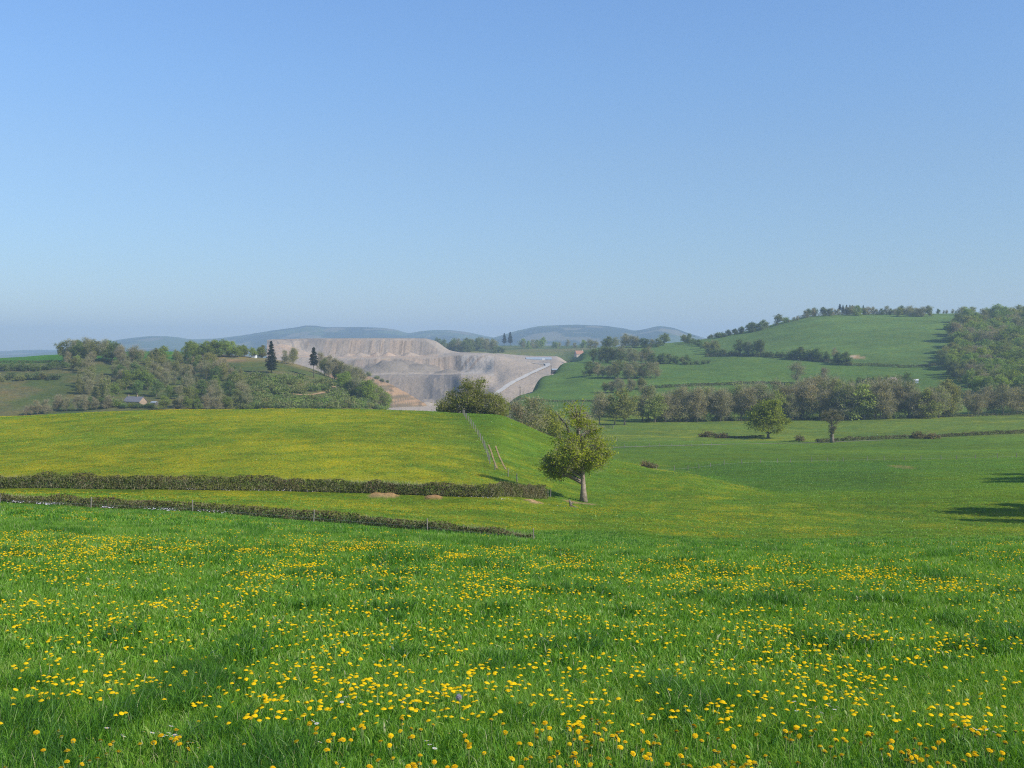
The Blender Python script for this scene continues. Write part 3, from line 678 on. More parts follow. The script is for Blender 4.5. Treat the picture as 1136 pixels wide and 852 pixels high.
def row(mix, path, n, hpx, dr, label, group, jit=(3, 1.2), wide=(.9, 1.2)):
    """trees along a line of picture columns and rows, seated on the ground within a depth range"""
    P = np.array(path, float); L = np.concatenate([[0], np.cumsum(np.hypot(*np.diff(P, axis=0).T))])
    for k in range(n):
        s = L[-1]*(k+.5+random.uniform(-.35, .35))/n
        px = np.interp(s, L, P[:, 0])+random.uniform(-1, 1)*jit[0]; py = np.interp(s, L, P[:, 1])+random.uniform(-1, 1)*jit[1]
        p = seat(px, py, *dr); kind, c = pick(mix)
        tree(kind, p, random.uniform(*hpx)*p.y/FPX, c, label[kind] if isinstance(label, dict) else label, group, random.uniform(*wide))
def inside(px, py, poly):
    r = False; n = len(poly)
    for i in range(n):
        x1, y1 = poly[i]; x2, y2 = poly[(i+1) % n]
        if (y1 > py) != (y2 > py) and px < (x2-x1)*(py-y1)/(y2-y1)+x1: r = not r
    return r
def wood(mix, poly, n, hm, dr, label, group, gap=5.0, wide=(.85, 1.15), keep=None, name=None):
    xs = [p[0] for p in poly]; ys = [p[1] for p in poly]; put = []; tries = 0
    while len(put) < n and tries < n*60:
        tries += 1
        px = random.uniform(min(xs), max(xs)); py = random.uniform(min(ys), max(ys))
        if not inside(px, py, poly): continue
        p = seat(px, py, *dr)
        if any((p.x-q.x)**2+(p.y-q.y)**2 < gap*gap for q in put): continue
        if keep and not keep(px, py): continue
        put.append(p); kind, c = pick(mix)
        tree(kind, p, random.uniform(*hm)*(1 if kind not in ('bush', 'scrub') else .4), c, label[kind] if isinstance(label, dict) else label, group, random.uniform(*wide), name=name)

# ------------------------------------------------------------------ trees one by one
def special(name, p, meshes, color, label, cat='tree', rz=0.0, sc=1.0):
    r = empty(name, p, rz, sc); tag(r, label, cat)
    obj('trunk', meshes[0], r); c = obj('crown', meshes[1], r); c.color = (*color, 1); return r
# the lone pollard on the near slope
LT = seat(647, 556.5, 120, 175); S = LT.y/FPX
def mpx(x, y): return ((x-647)*S, (557-y)*S)
bl = []
for (x, y, rx, ry, n, dy) in ((626, 505, 17, 17, 30, -1.5), (655, 500, 24, 18, 36, 1.0), (640, 490, 26, 14, 34, 0), (612, 513, 11, 10, 14, .6), (668, 500, 15, 14, 18, -1.0), (640, 515, 22, 12, 24, 2.0), (645, 508, 20, 14, 22, -2.6), (620, 524, 14, 9, 22, .5), (610, 517, 10, 9, 16, -.8), (634, 522, 13, 8, 16, 1.0), (656, 512, 16, 8, 16, -.6),
                              (634, 469, 11, 8, 9, 0), (650, 470, 11, 8, 10, .6), (631, 455, 6, 7, 4, -.3), (641, 456, 7, 9, 5, .4), (661, 475, 9, 4, 5, 0)):
    a, b = mpx(x, y); bl.append((a, dy, b, rx*S, rx*S*.9, ry*S, n))
pol = build_tree(bl, 117*S, .36, .27, 50, .70, (24, .75, .03), flare=1.75, limb=.12, bark='pale_bark', lean=(-.9, 0), spurs=5)
special('pollard_tree', LT, pol, (.275, .320, .036), 'lone old pollard with pale trunk and two-tiered yellow-green crown on the near slope')
# dark bare boughs that stick out of its top
mb = MB()
for pts, r in (([(640, 500), (628, 472), (619, 461), (616, 457)], .17), ([(640, 500), (641, 466), (638, 451), (634, 445)], .16), ([(644, 490), (655, 478), (664, 477), (670, 473)], .18), ([(641, 470), (644, 455), (646, 448), (650, 443)], .10), ([(636, 452), (630, 447), (627, 444)], .07)):
    q = [Vector((*((mpx(*t)[0], random.uniform(-.25, .25))), mpx(*t)[1])) for t in pts]
    mb.tube(q, [r*(1-.8*k/(len(q)-1)) for k in range(len(q))], 6)
lt_obj = [o for o in COL.objects if o.name.startswith('pollard_tree')][0]
obj('dead_bough', mb.mesh('dead_bough', M['bark'], True), lt_obj)

p = seat(522, 462, 200, 275); p = atd(524, 272); s = p.y/FPX
bl = [(-5*s*1, 0, 19*s, 22*s, 4.6, 14*s, 50), (-20*s, .8, 14*s, 16*s, 3.6, 11*s, 30), (16*s, -.6, 15*s, 18*s, 4.0, 13*s, 38), (2*s, 0, 33*s, 16*s, 3.4, 9*s, 24), (26*s, 0, 9*s, 12*s, 3, 9*s, 18), (-28*s, 0, 10*s, 9*s, 2.4, 9*s, 12)]
bl = [(a*1.0, b_, c_*1.04, d_*1.12, e_*1.1, f_*1.15, int(g_*1.7)) for a, b_, c_, d_, e_, f_, g_ in bl]
bg = build_tree(bl, 42*s, .42, .40, 44, 1.0, (22, 1.1, .05), limb=.5)
special('spreading_tree', p+Vector((0, 0, -.8)), bg, (.270, .290, .075), 'broad spreading olive-green tree at the top end of the post fence before the quarry')
p = atd(495, 285); tree('bush', p, 20*p.y/FPX, DARK, 'dark green bush against the left side of the broad spreading tree')
p = atd(555, 282); tree('leafy', p+Vector((0, 0, -1)), 32*p.y/FPX, YGREEN, 'pale yellow-green young tree behind the right of the broad spreading tree', wide=.9)
p = seat(852, 486, 380, 520); tree('round', p, 43*p.y/FPX, (.129, .170, .030), 'round leafy green tree standing alone in the valley pasture', wide=1.25, v=0)
# ivy-covered pollard
p = seat(923, 491, 400, 520); s = p.y/FPX
bl = [(0, 0, 30*s, 13*s, 4.6, 7*s, 46), (-6*s, 0, 27*s, 8*s, 2.9, 6*s, 22), (6*s, 0, 27*s, 8*s, 2.9, 6*s, 22), (0, 0, 18*s, 5*s, 1.8, 7*s, 22), (0, 0, 10*s, 2.6*s, 1.0, 7*s, 12)]
special('knobbly_tree', p, build_tree(bl, 37*s, .8, .36, 26, .62, (26, .9, .05), flare=1.2), (.150, .135, .065), 'stubby brownish pollard with a thick dark trunk beside the pasture lane')
# trees in the dip behind the near spur
for px, dd, hp, kind, c, lab in ((590, 330, 34, 'thin', OLIVE, 'dull olive half-bare tree, larger of the two in the dip right of the spreading tree'), (607, 350, 27, 'leafy', YGREEN, 'small yellow-green tree beside the dull olive one in the dip'), (575, 345, 24, 'thin', MAUVE, 'brownish half-bare tree nearest the spreading tree in the dip'), (618, 420, 26, 'thin', OLIVE, 'half-bare olive tree seen behind the left of the old pollard'), (650, 470, 30, 'thin', BROWN, 'brown half-bare tree hidden behind the old pollard')):
    p = atd(px, dd); b = HZ-FPX*p.z/p.y
    tree(kind, p, max(hp, {590: b-440, 575: b-447, 607: b-455}.get(px, b-458))*dd/FPX*1.02, c, lab, wide=1.0)
for px, hp, kind, c, lab in ((682, 33, 'leafy', OLIVE, 'olive tree with a clear trunk behind the pasture gate'), (693, 40, 'leafy', (.10, .11, .04), 'taller olive tree right beside the pasture gate tree'), (665, 36, 'thin', BROWN, 'brown bare-crowned tree left of the pasture gate')):
    p = seat(px, 471.5, 480, 640); tree(kind, p, hp*p.y/FPX, c, lab)
# two spruces on the left hill, one on a bare tall stem
p = seat(301, 414, 760, 900); tree('spruce', p, 36*p.y/FPX, NEEDLE, 'dense dark spruce on the brow of the left hill', wide=1.15, v=0)
p = seat(348, 419, 760, 900); tree('spruce', p, 35*p.y/FPX, (.030, .042, .026), 'thinner dark spruce with a bare lower trunk on the left hill', wide=.95, v=2)

# ------------------------------------------------------------------ left wooded hill
LW = {'thin': 'grey-brown half-bare tree on the wooded left hillside', 'leafy': 'green leafy tree on the wooded left hillside', 'tall': 'slender pale-stemmed tree on the wooded left hillside', 'bush': 'rounded bush among the trees on the left hillside'}
GW = 'trees on the wooded left hillside'
hx = lambda px, py: not (128 < px < 178 and py > 441)
wood([('thin', BROWN, 2), ('thin', OLIVE, 3), ('leafy', OLIVE, 2.6), ('leafy', DARK, 1.6), ('tall', OLIVE, 1.8), ('leafy', GREEN, 1.8)], [(70, 400), (110, 396), (205, 404), (262, 416), (275, 452), (190, 452), (120, 452), (82, 446), (90, 420)], 105, (8.5, 13.5), (652, 960), LW, GW, 6.0, keep=hx)
row([('leafy', OLIVE, 2), ('leafy', DARK, 1), ('thin', OLIVE, 2)], [(70, 401), (90, 400), (110, 399), (126, 401)], 10, (21, 26), (800, 960), {'leafy': 'green tree in the tall clump on the skyline at left', 'thin': 'half-bare tree in the tall clump on the skyline at left'}, 'clump of trees on the left skyline', (3, 2))
row([('thin', MAUVE, 3), ('thin', BROWN, 1)], [(128, 404), (150, 406)], 5, (18, 23), (800, 960), 'pinkish-brown half-bare tree beside the skyline clump', 'pinkish-brown trees by the skyline clump')
row([('leafy', BRIGHT, 3), ('bush', BRIGHT, .1)], [(205, 398), (222, 397), (240, 396), (262, 395)], 12, (15, 21), (860, 960), {'leafy': 'bright green tree on the crest behind the bare hilltop', 'bush': 'bright green bush on the crest behind the bare hilltop'}, 'bright trees behind the bare hilltop', (3, 1))
row([('leafy', GREEN, 3), ('leafy', OLIVE, 1)], [(252, 396), (275, 396), (296, 397)], 9, (11, 15), (880, 960), 'mid-green tree on the crest left of the dense spruce', 'mid-green trees on the hill crest', (3, 1))
row([('leafy', DARK, 2), ('bush', DARK, 2)], [(0, 412), (40, 411), (75, 409)], 15, (7, 10), (700, 940), {'leafy': 'small dark tree in the hedge line across the left hill', 'bush': 'dark bush in the hedge line across the left hill'}, 'dark hedge line on the left hill', (3, 1))
row([('bush', (.05, .075, .03), 2), ('bush', OLIVE, 1)], [(-5, 422), (30, 421), (68, 420)], 14, (6, 9), (680, 900), 'bush in the lower thicket line on the left bank', 'lower thicket on the left bank', (3, 2))
row([('thin', MAUVE, 2), ('thin', BROWN, 2)], [(25, 460), (60, 457), (100, 455), (125, 453)], 16, (9, 18), (640, 720), 'grey-brown half-bare tree at the foot of the left bank', 'half-bare trees at the foot of the left bank', (4, 1.5))
row([('leafy', DARK, 2), ('leafy', GREEN, 1.5), ('bush', GREEN, 1)], [(100, 453), (135, 451.5)], 6, (9, 14), (640, 720), {'leafy': 'dark leafy tree left of the stone house', 'bush': 'green bush left of the stone house'}, 'greenery left of the stone house', (3, 1))
row([('bush', DARK, 1), ('bush', GREEN, 1)], [(134, 452.5), (172, 452.5)], 13, (4, 7), (640, 720), 'low garden bush before the stone house', 'garden bushes before the stone house', (2, .6))
row([('leafy', GREEN, 1), ('leafy', OLIVE, 1), ('thin', BROWN, 1)], [(178, 454), (220, 455), (262, 455)], 14, (10, 17), (640, 720), {'leafy': 'leafy tree along the foot of the wood right of the stone house', 'thin': 'brownish tree along the foot of the wood right of the stone house'}, 'trees at the foot of the wood', (4, 1))
for px, py, hp in ((117, 447, 30), (121, 447, 30), (240, 441, 27), (61, 405, 19)):
    pass
row([('tall', (.10, .12, .045), 1)], [(112, 447), (124, 447)], 3, (26, 30), (640, 780), 'tall slender poplar with pale stem left of the stone house', 'slender poplars left of the stone house', (1, 1), (.6, .75))
# scrub on its right flank
SC = {'bush': 'green bush on the scrubby flank of the left hill', 'scrub': 'low thorny scrub on the flank of the left hill', 'thin': 'half-bare tree on the scrubby flank of the left hill', 'leafy': 'leafy tree on the scrubby flank of the left hill'}
wood([('bush', (.085, .120, .036), 4), ('scrub', (.10, .13, .04), 4), ('bush', DARK, 1.5), ('scrub', OLIVE, 2), ('scrub', (.085, .125, .034), 3)], [(268, 420), (285, 417), (310, 416), (345, 420), (372, 428), (400, 440), (420, 455), (270, 455)], 190, (6, 11), (652, 900), SC, 'bushes on the scrubby flank', 3.2, (.9, 1.4), keep=lambda px, py: not (320 < px < 376 and -2 < py-np.interp(px, [325, 340, 352, 362, 370], [437.5, 438.5, 437, 434.5, 430]) < 6.5) and not (336 < px < 360 and py < 432))
row([('thin', OLIVE, 2), ('leafy', OLIVE, 1)], [(316, 402), (330, 406)], 4, (14, 20), (740, 900), 'half-bare tree between the two spruces on the left hill', 'trees between the two spruces', (4, 2), (.7, .95))
row([('thin', BROWN, 3), ('leafy', OLIVE, 1), ('thin', OLIVE, 2)], [(359, 413), (368, 416), (385, 424), (400, 433)], 26, (17, 27), (740, 900), {'thin': 'half-bare tree on the right shoulder of the left hill', 'leafy': 'olive tree on the right shoulder of the left hill'}, 'trees on the right shoulder of the left hill', (5, 3), (.7, .95))
row([('leafy', GREEN, 2), ('leafy', BRIGHT, .6), ('thin', OLIVE, 1)], [(380, 432), (396, 440), (412, 447), (428, 453)], 17, (15, 25), (650, 800), {'leafy': 'green tree at the hill foot next to the quarry floor', 'thin': 'thin olive tree at the hill foot next to the quarry floor'}, 'trees at the hill foot by the quarry', (5, 2))
row([('bush', DARK, 1), ('scrub', BROWN, 1)], [(205, 404), (230, 408), (262, 412)], 8, (5, 9), (800, 900), 'dark shrub at the edge of the bare hilltop', 'shrubs round the bare hilltop', (4, 2))
for (px, d, h) in ((404, 1200, 5), (409, 1204, 6), (413, 1196, 4), (418, 1206, 5), (424, 1202, 4), (430, 1206, 3.5), (441, 1225, 6), (437, 1218, 5)):
    x = (px-CX)/FPX*d; tree('bush', (x, d, zq(x, d)), h, OLIVE, 'lone bush on the orange earth bank in the quarry', 'bushes on the quarry bank')

# ------------------------------------------------------------------ beyond the quarry
BT = {'leafy': 'dark green tree on the ridge behind the quarry', 'thin': 'half-bare tree on the ridge behind the quarry', 'bush': 'bush on the ridge behind the quarry'}
row([('leafy', (.07, .095, .035), 3), ('thin', OLIVE, 1)], [(478, 389), (492, 390), (508, 390), (525, 391)], 14, (8, 16), (1700, 2300), BT, 'trees on the ridge behind the quarry', (3, 1), (.9, 1.3))
row([('leafy', (.07, .095, .035), 3), ('thin', OLIVE, 2)], [(510, 389), (530, 388.5), (552, 389.5)], 11, (12, 16), (1700, 2300), BT, 'trees on the ridge behind the quarry', (2, 1), (.9, 1.3))
row([('leafy', (.06, .085, .03), 3), ('bush', DARK, 1)], [(548, 391), (562, 392)], 4, (5, 8), (1650, 2000), 'dark green bush at the edge of the field behind the quarry', 'bushes on the field edge behind the quarry', (2, 1))
for px, hp in ((559.5, 14), (566, 15.5)):
    p = seat(px, 382.5 if px < 562 else 382, 1700, 2300); tree('spruce', p, hp*p.y/FPX, NEEDLE, ('shorter' if px < 562 else 'taller')+' of two dark spruces on the skyline right of the quarry', wide=1.2, v=1)
row([('leafy', GREEN, 3), ('thin', OLIVE, 1)], [(576, 387), (590, 387), (606, 386)], 7, (8, 13), (1700, 2300), {'leafy': 'green tree in the row on the skyline above the long shed', 'thin': 'half-bare tree in the row on the skyline above the long shed'}, 'row of trees above the long shed', (2, 1))
row([('leafy', GREEN, 2), ('thin', OLIVE, 2)], [(612, 386), (634, 386), (652, 387)], 8, (6, 10), (1500, 2300), {'leafy': 'green tree around the red-roofed farmhouse', 'thin': 'half-bare tree around the red-roofed farmhouse'}, 'trees around the red-roofed farmhouse', (3, 1))
row([('bush', OLIVE, 1), ('bush', GREEN, 1)], [(618, 398), (630, 394), (640, 391)], 5, (3.5, 6), (1200, 1600), 'low bush along the upper edge of the quarry field', 'bushes above the quarry road', (2, .5))

# ------------------------------------------------------------------ right-hand hill: copses and hedgerow trees
RC = lambda where: {'leafy': 'green leafy tree '+where, 'thin': 'brownish half-bare tree '+where, 'bush': 'dark bush '+where, 'scrub': 'low thorny scrub '+where, 'tall': 'slender tree '+where}
row([('leafy', (.062, .088, .034), 3), ('thin', OLIVE, 2)], [(656, 383), (675, 384), (700, 385), (735, 384)], 15, (10, 15), (1200, 1600), RC('on the skyline right of the red-roofed farmhouse'), 'skyline trees right of the farmhouse', (3, 1), (1, 1.4))
row([('thin', OLIVE, 2), ('leafy', (.066, .088, .036), 3)], [(658, 402), (680, 402), (705, 404), (725, 404)], 15, (13, 20), (950, 1300), RC('in the upper copse on the right hill'), 'upper copse on the right hill', (3, 1), (1, 1.35))
row([('leafy', DARK, 2), ('bush', DARK, 1), ('leafy', OLIVE, 1)], [(722, 404), (745, 403.5), (763, 404)], 9, (8, 13), (950, 1300), RC('at the right end of the upper copse'), 'right end of the upper copse', (3, .6), (1, 1.3))
row([('bush', DARK, 1), ('bush', OLIVE, 1)], [(760, 405), (790, 403)], 6, (3.5, 6), (950, 1300), 'low bush trailing off the upper copse', 'bushes trailing off the upper copse', (2, .5))
row([('thin', BROWN, 1), ('leafy', (.066, .085, .036), 3), ('thin', OLIVE, 2)], [(652, 417), (670, 419), (695, 420), (728, 420)], 14, (12, 20), (830, 1150), RC('in the middle copse on the right hill'), 'middle copse on the right hill', (3, 1), (1, 1.3))
row([('thin', (.125, .125, .07), 2), ('leafy', (.10, .11, .045), 2)], [(669, 436), (688, 436), (705, 434), (716, 432)], 10, (11, 17), (720, 950), RC('in the pale lower copse on the right hill'), 'pale lower copse on the right hill', (3, 1), (1, 1.3))
row([('thin', BROWN, 1), ('thin', OLIVE, 2)], [(660, 462), (680, 463), (702, 463)], 6, (18, 26), (620, 760), RC('below the pale copse in the tree belt'), 'left end of the valley tree belt', (3, 1))
# hedgerow across the upper field
row([('leafy', DARK, 3), ('bush', DARK, 1), ('leafy', OLIVE, 1)], [(757, 379), (775, 384), (786, 391)], 9, (7, 12), (1000, 1500), RC('in the hedgerow dropping from the skyline'), 'hedgerow dropping from the skyline', (2, .6), (1, 1.3))
row([('bush', DARK, 3), ('leafy', DARK, 1)], [(786, 392), (800, 393.5)], 5, (6, 9), (950, 1300), RC('at the left end of the upper hedgerow'), 'upper hedgerow left end', (1, .4), (1, 1.2))
row([('thin', BROWN, 2), ('leafy', OLIVE, 1)], [(788, 392), (797, 392)], 2, (14, 17), (950, 1300), RC('standing up at the left end of the upper hedgerow'), 'tall left end of the upper hedgerow')
row([('leafy', DARK, 2), ('thin', DARK, 1), ('leafy', (.055, .075, .03), 2)], [(820, 393), (832, 394), (846, 395)], 5, (14, 18), (950, 1300), RC('in the tall middle of the upper hedgerow'), 'tall middle of the upper hedgerow', (2, .4), (.9, 1.1))
row([('bush', DARK, 3), ('leafy', DARK, 2)], [(800, 394), (850, 396), (880, 397.5)], 11, (6, 9), (930, 1300), RC('filling the middle of the upper hedgerow'), 'low middle of the upper hedgerow', (2, .4), (1, 1.3))
row([('leafy', DARK, 3), ('bush', DARK, 1), ('leafy', (.06, .08, .03), 2)], [(880, 398), (905, 400), (925, 403), (943, 406)], 13, (8, 15), (900, 1300), RC('in the right part of the upper hedgerow'), 'right part of the upper hedgerow', (2, .6), (.95, 1.25))
row([('thin', (.14, .125, .08), 1)], [(926, 399), (932, 400)], 1, (14, 15), (900, 1300), 'pale bare-crowned tree at the right end of the upper hedgerow', None)
p = seat(884, 425.5, 780, 980); tree('thin', p, 24*p.y/FPX, (.12, .12, .055), 'pale round half-bare tree alone below the upper hedgerow', wide=1.1)
row([('thin', MAUVE, 1)], [(912, 423), (914, 423)], 1, (15, 16), (780, 980), 'pinkish bare tree in the lower hill field', None)
p = seat(895, 425, 780, 980); tree('bush', p, 7*p.y/FPX, DARK, 'small dark round bush beside the pale half-bare tree')
p = seat(929, 427, 780, 980); tree('bush', p, 7*p.y/FPX, DARK, 'small dark round bush below the pinkish bare tree')
row([('leafy', DARK, 2), ('leafy', GREEN, 1)], [(945, 430), (962, 428), (984, 427)], 7, (9, 13), (760, 980), RC('by the pale roofs under the hill'), 'trees by the pale roofs', (3, 1), (1, 1.3))
p = seat(1006, 431, 700, 900); tree('leafy', p, 18*p.y/FPX, DARK, 'dark leafy tree in front of the pink-roofed barn', wide=1.1)
# skyline of the right hill
row([('leafy', (.05, .072, .032), 2), ('bush', DARK, 1), ('spruce', NEEDLE, .7)], [(785, 376), (800, 374), (822, 369)], 11, (4, 8), (1300, 1450), {'leafy': 'small tree on the lowest stretch of the right skyline', 'bush': 'bush on the lowest stretch of the right skyline', 'spruce': 'small dark spruce on the lowest stretch of the right skyline'}, 'trees on the low right skyline', (2, .6), (1, 1.4))
row([('leafy', (.062, .088, .036), 3), ('thin', OLIVE, 1)], [(824, 370), (838, 367), (852, 364)], 7, (7, 12), (1250, 1400), {'leafy': 'green tree where the right hill begins to climb', 'thin': 'half-bare tree where the right hill begins to climb'}, 'trees where the right hill climbs', (2, .6), (1, 1.3))
p = seat(863, 360.5, 1250, 1450); tree('leafy', p, 13*p.y/FPX, (.07, .09, .036), 'rounded tree standing clear on the rising right skyline', wide=1.15)
row([('thin', OLIVE, 1), ('bush', DARK, 1)], [(872, 358), (888, 355)], 4, (4, 7), (1300, 1450), {'thin': 'small half-bare tree right of the rounded skyline tree', 'bush': 'dark bush right of the rounded skyline tree'}, 'small growth on the rising skyline', (2, .4))
row([('thin', OLIVE, 3), ('leafy', (.062, .085, .036), 2), ('thin', MAUVE, 1)], [(892, 353), (915, 350), (945, 349), (975, 349), (1005, 349), (1018, 350)], 30, (7, 11), (1320, 1460), {'thin': 'greyish half-bare tree in the long row on the hilltop', 'leafy': 'green tree in the long row on the hilltop'}, 'long row of trees on the hilltop', (2, .4), (.95, 1.3))
row([('spruce', NEEDLE, 1)], [(927, 348), (945, 347), (960, 347)], 7, (10, 13), (1380, 1480), 'dark pointed spruce rising over the hilltop row', 'spruces over the hilltop row', (2, .3), (1, 1.5))
row([('leafy', BRIGHT, 1)], [(950, 349), (953, 349)], 1, (12, 13), (1340, 1440), 'bright green tree in the hilltop row beside the spruces', None)
row([('leafy', YGREEN, 1)], [(997, 350), (999, 350)], 1, (11, 12), (1320, 1440), 'bright yellow-green tree in the hilltop row', None)
row([('leafy', (.075, .09, .032), 1), ('thin', OLIVE, 1)], [(1008, 351), (1020, 351), (1031, 351)], 5, (10, 14), (1280, 1440), {'leafy': 'taller green tree ending the hilltop row', 'thin': 'taller half-bare tree ending the hilltop row'}, 'taller end of the hilltop row', (2, .4))
row([('thin', OLIVE, 1), ('leafy', DARK, 1)], [(1036, 348), (1070, 347)], 8, (4, 7), (1400, 1560), {'thin': 'small half-bare tree behind the gap in the skyline', 'leafy': 'small dark tree behind the gap in the skyline'}, 'trees behind the skyline gap', (2, .4))

# the wood on the right
RW = {'leafy': 'green tree in the dense wood at the right edge', 'thin': 'brown half-bare tree in the dense wood at the right edge'}
mixw = [('leafy', (.080, .122, .034), 4), ('leafy', OLIVE, 2), ('thin', MAUVE, 1), ('leafy', GREEN, 2.5), ('thin', OLIVE, 1)]
wood(mixw, [(1066, 356), (1082, 353), (1160, 356), (1160, 398), (1062, 392), (1056, 378), (1064, 368)], 100, (15, 20), (880, 1420), RW, 'trees in the dense right-hand wood', 7, (1.05, 1.45), name='woodland_tree')
wood(mixw, [(1046, 404), (1060, 394), (1160, 396), (1160, 440), (1090, 444), (1072, 428), (1055, 416)], 85, (12, 17), (700, 1010), RW, 'trees in the dense right-hand wood', 5.5, (1.05, 1.4), name='woodland_tree')
row([('leafy', (.05, .072, .03), 2), ('leafy', OLIVE, 1)], [(1064, 362), (1060, 374), (1058, 384), (1064, 394), (1046, 404), (1058, 417), (1074, 429)], 18, (13, 20), (700, 1400), 'dark tree on the shaded left edge of the right wood', 'trees on the left edge of the right wood', (2, 1.5), (1, 1.3))  # mostly darker leaf colour, painting in the shade on this edge

# tree belt along the valley floor
TB = RC('in the belt along the valley floor')
MAUVE = (.195, .178, .100); BROWN = (.190, .180, .088); OLIVE = (.140, .172, .058)
row([('thin', MAUVE, 3), ('thin', BROWN, 3), ('leafy', OLIVE, 1.2), ('thin', OLIVE, 2)], [(712, 468), (780, 467), (850, 466), (930, 465), (1000, 464), (1045, 463)], 58, (30, 42), (590, 680), TB, 'tree belt along the valley floor', (5, 1), (.85, 1.15))
row([('thin', BROWN, 2), ('thin', OLIVE, 2), ('leafy', OLIVE, 1)], [(850, 465), (930, 464), (1000, 462)], 14, (38, 47), (610, 700), TB, 'tree belt along the valley floor', (5, 1), (.8, 1.05))
row([('bush', DARK, 2), ('bush', OLIVE, 1)], [(715, 468), (800, 467), (860, 466), (960, 465), (1040, 463)], 30, (5, 9), (600, 660), TB, 'undergrowth of the valley tree belt', (4, .6), (1, 1.3))
row([('leafy', (.10, .11, .04), 2), ('thin', OLIVE, 1)], [(1030, 463), (1050, 462), (1062, 462)], 5, (30, 44), (590, 680), {'leafy': 'pale olive tree at the right end of the valley belt', 'thin': 'half-bare olive tree at the right end of the valley belt'}, 'right end of the valley belt', (4, .6))
row([('thin', MAUVE, 3), ('thin', BROWN, 2), ('leafy', DARK, .6)], [(1068, 461), (1100, 460), (1136, 458.5), (1180, 457)], 14, (22, 34), (580, 690), RC('along the valley edge below the right wood'), 'trees below the right wood', (4, 1))
# off to the right, out of the picture, whose shadows reach into it
for px, d, h in ((1222, 203, 14), (1250, 212, 16), (1238, 138, 12), (1262, 133, 14), (1290, 141, 13), (1226, 126, 10), (1224, 195, 13)):
    tree('leafy', atd(px, d), h, GREEN, 'leafy tree just outside the right edge of the meadow', 'trees right of the meadow', 1.0)
# brambles in the pastures
for px, py, d0, d1, w, lab in ((787, 485, 400, 560, 1, 'brown bramble patch left of the round pasture tree'), (800, 486, 400, 560, 1, 'long low bramble patch near the round pasture tree'), (887, 489, 400, 560, .8, 'small bramble clump between the two pasture trees'), (716, 518, 215, 380, .55, 'dark bramble clump on the edge of the near spur'), (724, 519.5, 215, 380, .52, 'smaller bramble clump on the edge of the near spur'), (1018, 486, 420, 560, 1, 'dark bramble clump in the right pasture hedge'), (1035, 487, 420, 560, .9, 'low bramble clump right along the pasture hedge')):
    p = seat(px, py, d0, d1); tree('scrub', p, 2.4*w, (.085, .075, .045), lab, None, 1.1)

# ------------------------------------------------------------------ hedges
def hedge(pts, h, w, per_m, leaf, tw_per_m, color, label, seg=1.0, group=None, rag=.3, name='hedge'):
    """clipped hedge along world points"""
    P = np.array([(p[0], p[1]) for p in pts], float); L = np.concatenate([[0], np.cumsum(np.hypot(*np.diff(P, axis=0).T))])
    T = L[-1]; n = int(T*per_m)
    o0 = Vector((P[0, 0], P[0, 1], float(zat(P[0, 0], P[0, 1]))))
    def at(s): return np.interp(s, L, P[:, 0]), np.interp(s, L, P[:, 1])
    def norm(s):
        a = at(s-.5); b = at(s+.5); dx = b[0]-a[0]; dy = b[1]-a[1]; l = np.hypot(dx, dy)+1e-6; return -dy/l, dx/l
    def hh(s): return h*(1 + rag*(fbm(s/2.2, s*0+3, 41, 3)-.5) + rag*.8*(fbm(s/9., s*0+8, 44, 2)-.5))
    s = rng.random(n)*T; x, y = at(s); nx, ny = norm(s)
    a = rng.random(n)*2-1; v = rng.random(n)**.8; edge = rng.random(n) < .55
    a = np.where(edge, np.sign(a)*(1-.25*np.abs(rng.normal(size=n))), a)
    wd = w*(.9+.5*(fbm(s/1.7, v*3, 47, 3)-.5))*(1-.35*np.maximum(0, v-.7)/.3)*.5
    X = x+nx*a*wd; Y = y+ny*a*wd; Zz = zat(X, Y)+v*hh(s)
    V1, F1 = leaf_cards(np.stack([X, Y, Zz], -1)-np.array(o0), leaf, .2)
    r = empty(name, o0); tag(r, label, 'hedge', group)
    f = obj('foliage', np_mesh('foliage', V1, [F1], [M['hedge']]), r); f.color = (*color, 1)
    k = int(T*tw_per_m); s = rng.random(k)*T; x, y = at(s); nx, ny = norm(s); a = (rng.random(k)*2-1)*w*.42
    X = x+nx*a; Y = y+ny*a; v = rng.random(k)**1.5*.8
    D = rand_dirs(k)*.55+np.array((0, 0, 1.0))
    V2, F2 = twig_cards(np.stack([X, Y, zat(X, Y)+v*h-.05], -1)-np.array(o0), D, h*.38, max(.025, leaf*.16))
    obj('stems', np_mesh('stems', V2, [F2], [M['twig']]), r)
    return r
up = [seat(u, r, 112, 146) for u, r in ((-90, 541), (0, 541.5), (100, 542), (200, 543), (300, 544), (400, 546.5), (450, 548.5), (500, 550.5), (545, 552), (575, 551), (604, 549.5))]
hedge(up, 1.6, 1.2, 360, .20, 190, (.135, .165, .050), 'long clipped hedge below the yellow hill field, upper of the two hedges', rag=.55)
lowh = [(-90, 560, 97), (0, 557, 93.5), (50, 559, 92.5), (100, 561, 91.5), (200, 567, 89.5), (300, 575, 87.5), (350, 580, 86), (400, 584, 84.5), (450, 588, 82.5), (500, 592, 80.5), (545, 594.5, 79), (592, 597, 77.5)]
hedge([atd(u, d) for u, r, d in lowh], .78, .8, 240, .15, 240, (.135, .145, .055), 'low thin hedge slanting down along the edge of the near meadow', rag=.7)
hedge([seat(u, r, 700, 1000) for u, r in ((716, 431.5), (760, 429), (820, 426.5), (850, 426.2), (880, 427))], 2.2, 2.6, 30, .7, 8, (.05, .075, .03), 'dark dividing hedge under the big field of the right hill', rag=.5)
